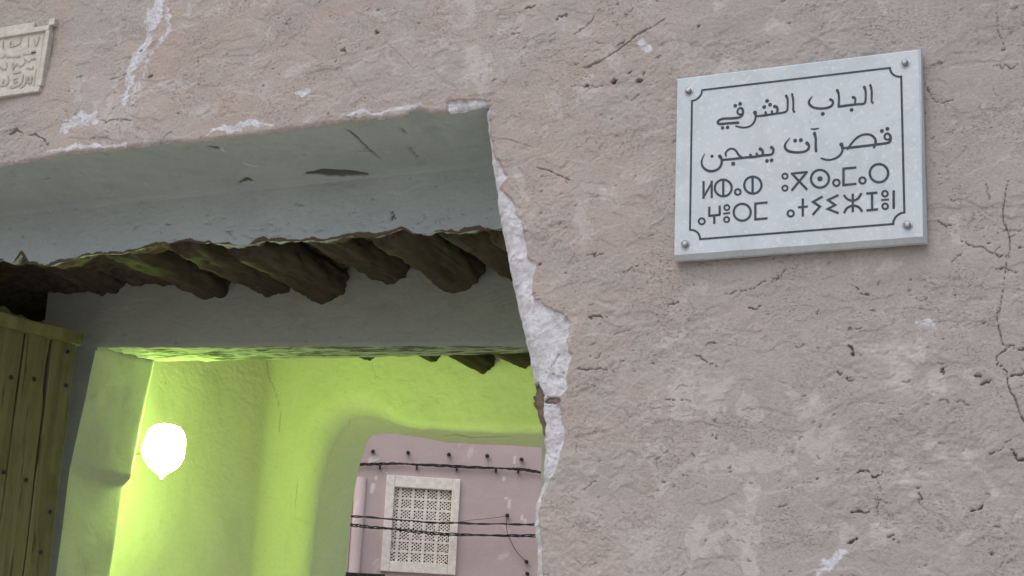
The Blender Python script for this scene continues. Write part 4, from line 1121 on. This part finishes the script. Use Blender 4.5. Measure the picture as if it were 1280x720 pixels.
# screws
for a, b in ((861, 114), (1131.5, 79), (856.5, 306), (1134.5, 281.5)):
    c = at_y(a, b, yS)
    bm = bmesh.new()
    bm_tube(bm, [(c[0], yS+.001, c[2]), (c[0], yS-.0015, c[2])], .0125, 24)
    wob = link('screw', bm_mesh('screw', bm), M['steel'], SIGN)
    bm = bmesh.new()
    pr = [(yS-.0015, .0085), (yS-.005, .0086), (yS-.008, .0076), (yS-.0095, .0052), (yS-.0098, .0022)]
    bm_tube(bm, [(c[0], y_, c[2]) for y_, r_ in pr], [r_ for y_, r_ in pr], 12)
    hd_ = link('screw_head', bm_mesh('screw_head', bm, False), M['steel'], None)
    hd_.parent = wob; hd_.data.transform(Matrix.Translation(-Vector(SIGN.location)))

# ------------------------------------------------------------------ old carved plaque
yP = -.010
def pl(px, py): return at_y(px, py, yP)
tr_, br_ = pl(61, 33), pl(49, 117)
pz1 = (pl(2, 42)[2]+pl(58, 34)[2])/2; pz0 = (pl(2, 119)[2]+pl(46, 114)[2])/2
PLQ = empty('carved_plaque', (float(tr_[0])-.2, 0, float(pz0)), 'small cream carved plaque with Arabic script set in the wall', 'plaque')
pxR1, pxR0 = pl(62, 35)[0], pl(50, 112)[0]
pxL = pxR0-.42
bm = bmesh.new()
def plate(bm, x0, xr_top, xr_bot, z0, z1, y0, y1):
    v = [bm.verts.new(p) for p in ((x0, y0, z0), (xr_bot, y0, z0), (xr_top, y0, z1), (x0, y0, z1), (x0, y1, z0), (xr_bot, y1, z0), (xr_top, y1, z1), (x0, y1, z1))]
    for f in ((0, 1, 2, 3), (4, 7, 6, 5), (0, 4, 5, 1), (1, 5, 6, 2), (2, 6, 7, 3), (3, 7, 4, 0)): bm.faces.new([v[i] for i in f])
plate(bm, pxL, pxR1, pxR0, pz0, pz1, yP+.006, .04)
link('tablet', bm_mesh('tablet', bm, bevel=.003), M['plaque'], PLQ)
bm = bmesh.new()
fw = .014
plate(bm, pxL, pxR1, pxR1-.002, pz1-fw, pz1+.004, yP-.003, yP+.02); plate(bm, pxL, pxR0, pxR0-.002, pz0-.004, pz0+fw, yP-.003, yP+.02)
v = [bm.verts.new(p) for p in ((pxR0-fw, yP-.003, pz0+fw+.001), (pxR0+.004, yP-.003, pz0+fw+.001), (pxR1+.004, yP-.003, pz1-fw-.001), (pxR1-fw, yP-.003, pz1-fw-.001),
                               (pxR0-fw, yP+.02, pz0+fw+.001), (pxR0+.004, yP+.02, pz0+fw+.001), (pxR1+.004, yP+.02, pz1-fw-.001), (pxR1-fw, yP+.02, pz1-fw-.001))]
for f in ((0, 1, 2, 3), (4, 7, 6, 5), (0, 4, 5, 1), (1, 5, 6, 2), (2, 6, 7, 3), (3, 7, 4, 0)): bm.faces.new([v[i] for i in f])
# the lug at the top right and the strip of plaster along the head
plate(bm, pxR1-.008, pxR1+.016, pxR1+.016, pz1+.004, pz1+.028, yP, .02); plate(bm, pxL, pxR1-.075, pxR1-.075, pz1+.0045, pz1+.03, yP+.008, .02)
link('frame', bm_mesh('frame', bm, bevel=.003), M['plaque'], PLQ)
k = Ink(0, 20, 6.55, yP+.006)
k.y = yP+.004
for pts in ([(275, 190), (295, 240), (318, 170)], [(232, 175), (228, 245)], [(165, 175), (162, 222), (125, 240), (82, 247), (88, 210), (112, 236)], [(25, 205), (22, 262)],
            [(287, 285), (262, 288), (268, 304), (288, 296), (255, 304), (190, 311)], [(160, 328), (60, 332), (40, 312), (30, 332), (5, 340)],
            [(288, 348), (255, 352), (240, 368), (214, 366)], [(200, 350), (196, 388), (160, 410), (150, 400)], [(270, 412), (262, 428), (214, 426)],
            [(140, 392), (104, 430), (110, 462), (166, 455)], [(105, 385), (98, 430)], [(50, 380), (50, 425), (20, 432), (0, 415)],
            [(262, 492), (250, 545), (222, 535), (235, 500), (248, 520)], [(215, 500), (206, 550), (165, 590)], [(190, 480), (172, 545), (120, 580), (84, 580)],
            [(140, 505), (110, 520), (118, 545), (142, 530)], [(66, 490), (60, 555), (0, 570)], [(28, 520), (20, 550)]):
    k.stroke(pts, 11)
k.line([(0, 168), (366, 122)], 5); k.line([(366, 122), (300, 600)], 5); k.line([(345, 330), (318, 590)], 6); k.line([(295, 430), (272, 590)], 6); k.line([(0, 632), (300, 600)], 5)
k.build('inscription', M['plaque_cut'], PLQ)

# ------------------------------------------------------------------ pink building across the alley
DW = np.array([math.cos(math.radians(30)), math.sin(math.radians(30)), 0.0]); NW = np.array([DW[1], -DW[0], 0.0])
W0 = at_y(530, 655, 8.5)
def wq(px, py, off=0.0):
    p = at_plane(px, py, W0+NW*off, NW); return float(np.dot(p-W0, DW)), float(p[2])
def wp(u, z, off=0.0): return W0+DW*u+NW*off+np.array([0, 0, z-W0[2]])
PB = empty('pink_building', (float(W0[0]), float(W0[1]), 0), 'pink rendered house across the alley with a pierced gypsum window', 'building')
wc = [wq(*p) for p in ((485, 594.5), (576, 599.5), (568, 720), (474, 713))]
wu0, wu1 = (wc[0][0]+wc[3][0])/2, (wc[1][0]+wc[2][0])/2; wz1, wz0 = (wc[0][1]+wc[1][1])/2, (wc[2][1]+wc[3][1])/2
bm = bmesh.new()
u_ = np.arange(-4.2, 5.6, .03); z_ = np.concatenate([np.arange(-.1, 2.6, .15), np.arange(2.6, 4.4, .02), np.arange(4.4, 5.2, .1)])
UU, Z2 = np.meshgrid(u_, z_, indexing='ij')
off = .010*fbm(UU, Z2, .6, 3, 2)+.003*fbm(UU, Z2, .08, 3, 3)
Pw = W0[None, None]+DW*UU[..., None]+NW*off[..., None]; Pw[..., 2] = Z2
bm.free()
qx, qy = project(Pw)
_, wm = feature_masks(qx+4*fbm(UU, Z2, .1, 3, 4), qy+5*fbm(UU, Z2, .1, 3, 5), [([(462, 577), (468, 572)], 7, 'w', 1), ([(470, 600), (466, 612)], 6, 'w', .9), ([(634, 622), (638, 632)], 4, 'w', 1), ([(628, 595), (630, 600)], 5, 'w', .8),
      ([(645, 570), (643, 580)], 4, 'w', .7), ([(652, 646), (657, 650)], 4, 'w', .8), ([(624, 628), (627, 630)], 2, 'w', .9), ([(478, 588), (484, 590)], 4, 'w', .7), ([(636, 700), (634, 708)], 2, 'w', .6)], qx.shape)
um = (UU[:-1, :-1]+UU[1:, 1:])/2; zm2 = (Z2[:-1, :-1]+Z2[1:, 1:])/2
hw = (um > wu0+.05) & (um < wu1-.045) & (zm2 > wz0+.05) & (zm2 < wz1-.05)
link('wall', grid_mesh('wall', Pw, ~hw, {'white': wm}), M['pink'], PB)
bm = bmesh.new()
bm_obox(bm, wp(-4.2, -.1, -.30), DW*9.8, NW*-1.5, (0, 0, 5.15))
link('wall_core', bm_mesh('wall_core', bm), M['pink'], PB)
# window: frame, pierced panel, dark sheet standing in for the unlit room
WIN = bpy.data.objects.new('window', None); COL.objects.link(WIN); WIN.parent = PB; WIN.location = (0, 0, 0)
WIN['label'] = 'cream pierced gypsum window'
iu0, iu1 = wu0+.075, wu1-.070; iz0, iz1 = wz0+.090, wz1-.102
bm = bmesh.new()
def fbar(u0_, u1_, z0_, z1_, o0, o1): bm_obox(bm, wp(u0_, z0_, o0), DW*(u1_-u0_), NW*(o1-o0), (0, 0, z1_-z0_))
fbar(wu0, iu0, wz0, wz1, -.06, .040); fbar(iu1, wu1, wz0, wz1, -.06, .040); fbar(iu0, iu1, iz1, wz1, -.06, .038); fbar(iu0, iu1, wz0, iz0, -.06, .038)
link('frame', bm_mesh('frame', bm, bevel=.006), M['gyps'], WIN)
bm = bmesh.new()
ncol, nrow = 4.5, 7
cw = (iu1-iu0)/ncol; ch = (iz1-iz0)/nrow
o0, o1 = -.018, -.004
def bar2(ua, za, ub, zb_, w_, d0, d1):
    a = np.array([ua, za]); b = np.array([ub, zb_]); t_ = b-a; ln = np.linalg.norm(t_); t_ /= ln; nn = np.array([-t_[1], t_[0]])*w_/2
    A = wp(*(a-nn), d0)
    bm_obox(bm, A, DW*(t_[0]*ln)+np.array([0, 0, t_[1]*ln]), DW*(2*nn[0])+np.array([0, 0, 2*nn[1]]), NW*(d1-d0))
us = [iu0, iu0+.5*cw]+[iu0+(.5+i)*cw for i in range(1, 5)]
for u in us[1:-1]: bar2(u, iz0, u, iz1, .025, o0, o1+.004)
for j in range(1, nrow): bar2(iu0, iz0+j*ch, iu1, iz0+j*ch, .020, o0, o1+.002)
nd = 0
for i in range(5):
    a = us[i]; b = us[i+1]
    for j in range(nrow):
        zA, zB = iz0+j*ch, iz0+(j+1)*ch
        cu, cz = b-cw/2, (zA+zB)/2
        half = i == 0
        hw_, hh = cw/2-.006, ch/2-.004
        for s in (-1, 1):
            for o in (-1.0, -.33, .33, 1.0):
                # line s*(u)/hw - z/hh = o clipped to the cell
                ptsx = []
                for uu in (-1.0, 1.0):
                    zz2 = s*uu-o
                    if -1 <= zz2 <= 1: ptsx.append((uu, zz2))
                for zz2 in (-1.0, 1.0):
                    uu = s*(zz2+o)
                    if -1 < uu < 1: ptsx.append((uu, zz2))
                if len(ptsx) < 2: continue
                p, q2 = ptsx[0], ptsx[-1]
                if half:
                    if p[0] > q2[0]: p, q2 = q2, p
                    if q2[0] <= .02: continue
                    if p[0] < 0:
                        f = (0-p[0])/(q2[0]-p[0]); p = (0.0, p[1]+(q2[1]-p[1])*f)
                nd += 1
                dz_ = .0006*(nd % 5)+(.0035 if s > 0 else 0)
                bar2(cu+p[0]*hw_, cz+p[1]*hh, cu+q2[0]*hw_, cz+q2[1]*hh, .0094, o0+dz_, o1-.004+dz_)
link('lattice', bm_mesh('lattice', bm), M['gyps'], WIN)
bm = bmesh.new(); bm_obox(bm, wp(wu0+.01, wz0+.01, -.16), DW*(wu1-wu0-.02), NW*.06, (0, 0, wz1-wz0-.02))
link('dark_backing', bm_mesh('dark_backing', bm), M['hollow'], WIN)
for ch_ in WIN.children: pass
# moulded strip at the corner, ledge at the foot
bm = bmesh.new()
e1 = wq(452, 600); e2 = wq(441, 720); um_ = (e1[0]+e2[0])/2
bm_tube(bm, [wp(um_, -.1, .006), wp(um_, e1[1]+.02, .006)], .052, 16)
bm_tube(bm, [wp(um_-.085, -.1, .004), wp(um_-.085, e1[1]+.3, .004)], .03, 12)
link('moulding', bm_mesh('moulding', bm, True), M['pink'], PB)
g1 = wq(430, 716); g2 = wq(474, 719)
bm = bmesh.new(); bm_obox(bm, wp(g1[0]-.8, g1[1]-.03, -.01), DW*(wu0-.0-g1[0]+.84), NW*.10, (0, 0, .03))
link('ledge', bm_mesh('ledge', bm, bevel=.004), M['iron'], PB)
for a, b in ((466, 564), (510, 565.5), (561, 568), (609, 569.5), (652, 574), (634, 644), (658, 702), (659, 717)):
    u, z = wq(a, b, .03)
    bm = bmesh.new()
    bm_tube(bm, [wp(u, z+.006, -.02), wp(u+.002, z, .03), wp(u+.004, z-.010, .055)], [.016, .0165, .011], 10)
    link('wall_peg', bm_mesh('wall_peg', bm, True), M['iron'], PB)

def cable(pts, off, r, name, label, group, sub=None, strands=1, amp=.0, clip=None):
    root = None
    q = [np.array(wp(*wq(a, b, off), off)) for a, b in pts]
    d0 = q[0]-q[1]; d1 = q[-1]-q[-2]
    q = [q[0]+d0/np.linalg.norm(d0)*1.1-NW*(off-.005)]+[q[0]+d0/np.linalg.norm(d0)*.35]+q+[q[-1]+d1/np.linalg.norm(d1)*.4]+[q[-1]+d1/np.linalg.norm(d1)*1.2-NW*(off-.005)]
    c = catmull(q, 14)
    bm = bmesh.new()
    for s in range(strands):
        ph = 2*math.pi*s/max(strands, 1)
        pts3 = []
        for i, p in enumerate(c):
            a = i*.55+ph+.6*math.sin(i*.21+s)
            pts3.append(p+amp*(math.cos(a)*NW+math.sin(a)*np.array([0, 0, 1.0]))+.004*math.sin(i*.37+s*2)*np.array([0, 0, 1.0]))
        bm_tube(bm, pts3, r, 6)
    o = link(name, bm_mesh(name, bm, True), M['cable'])
    tag(o, label, 'cable', group)
    return o, c
oc, cc = cable([(455, 580.5), (490, 579.5), (520, 580.5), (570, 583), (625, 585.5), (650, 586.5), (674, 590)], 0.035, .0062, 'power_cable', 'black cable bundle clipped along the pink wall above the window', 'cables along the pink house', strands=3, amp=.0055)
for a, b in ((475, 583), (521, 583.5), (571, 585.5), (620, 587), (648, 588)):
    u, z = wq(a, b, .03)
    bm = bmesh.new(); bm_obox(bm, wp(u-.008, z-.022, -.005), DW*.016, NW*.052, (0, 0, .030))
    link('clip', bm_mesh('clip', bm, bevel=.002), M['iron'], oc)
cable([(436, 645), (480, 648), (530, 652.5), (575, 654), (620, 655), (665, 655.5)], .16, .0058, 'power_cable', 'upper of two black cables crossing in front of the pierced window', 'cables along the pink house', strands=2, amp=.0035)
cable([(436, 656), (470, 659.5), (500, 662), (540, 666.5), (600, 669), (665, 669.5)], .18, .0056, 'power_cable', 'lower, looser twisted black cable crossing the pierced window', 'cables along the pink house', strands=3, amp=.008)
bm = bmesh.new()
bm_tube(bm, catmull([wp(*wq(a, b, .03), .03) for a, b in ((634, 645), (633, 660), (637, 673), (646, 690), (658, 702))], 6), .0030, 6)
bm_tube(bm, catmull([wp(*wq(a, b, .03), .03) for a, b in ((634, 645), (612, 648), (590, 650), (576, 652))], 6), .0022, 6)
o = link('loose_wire', bm_mesh('loose_wire', bm, True), M['cable'])
tag(o, 'thin loose wire hanging from a peg right of the pierced window', 'wire')
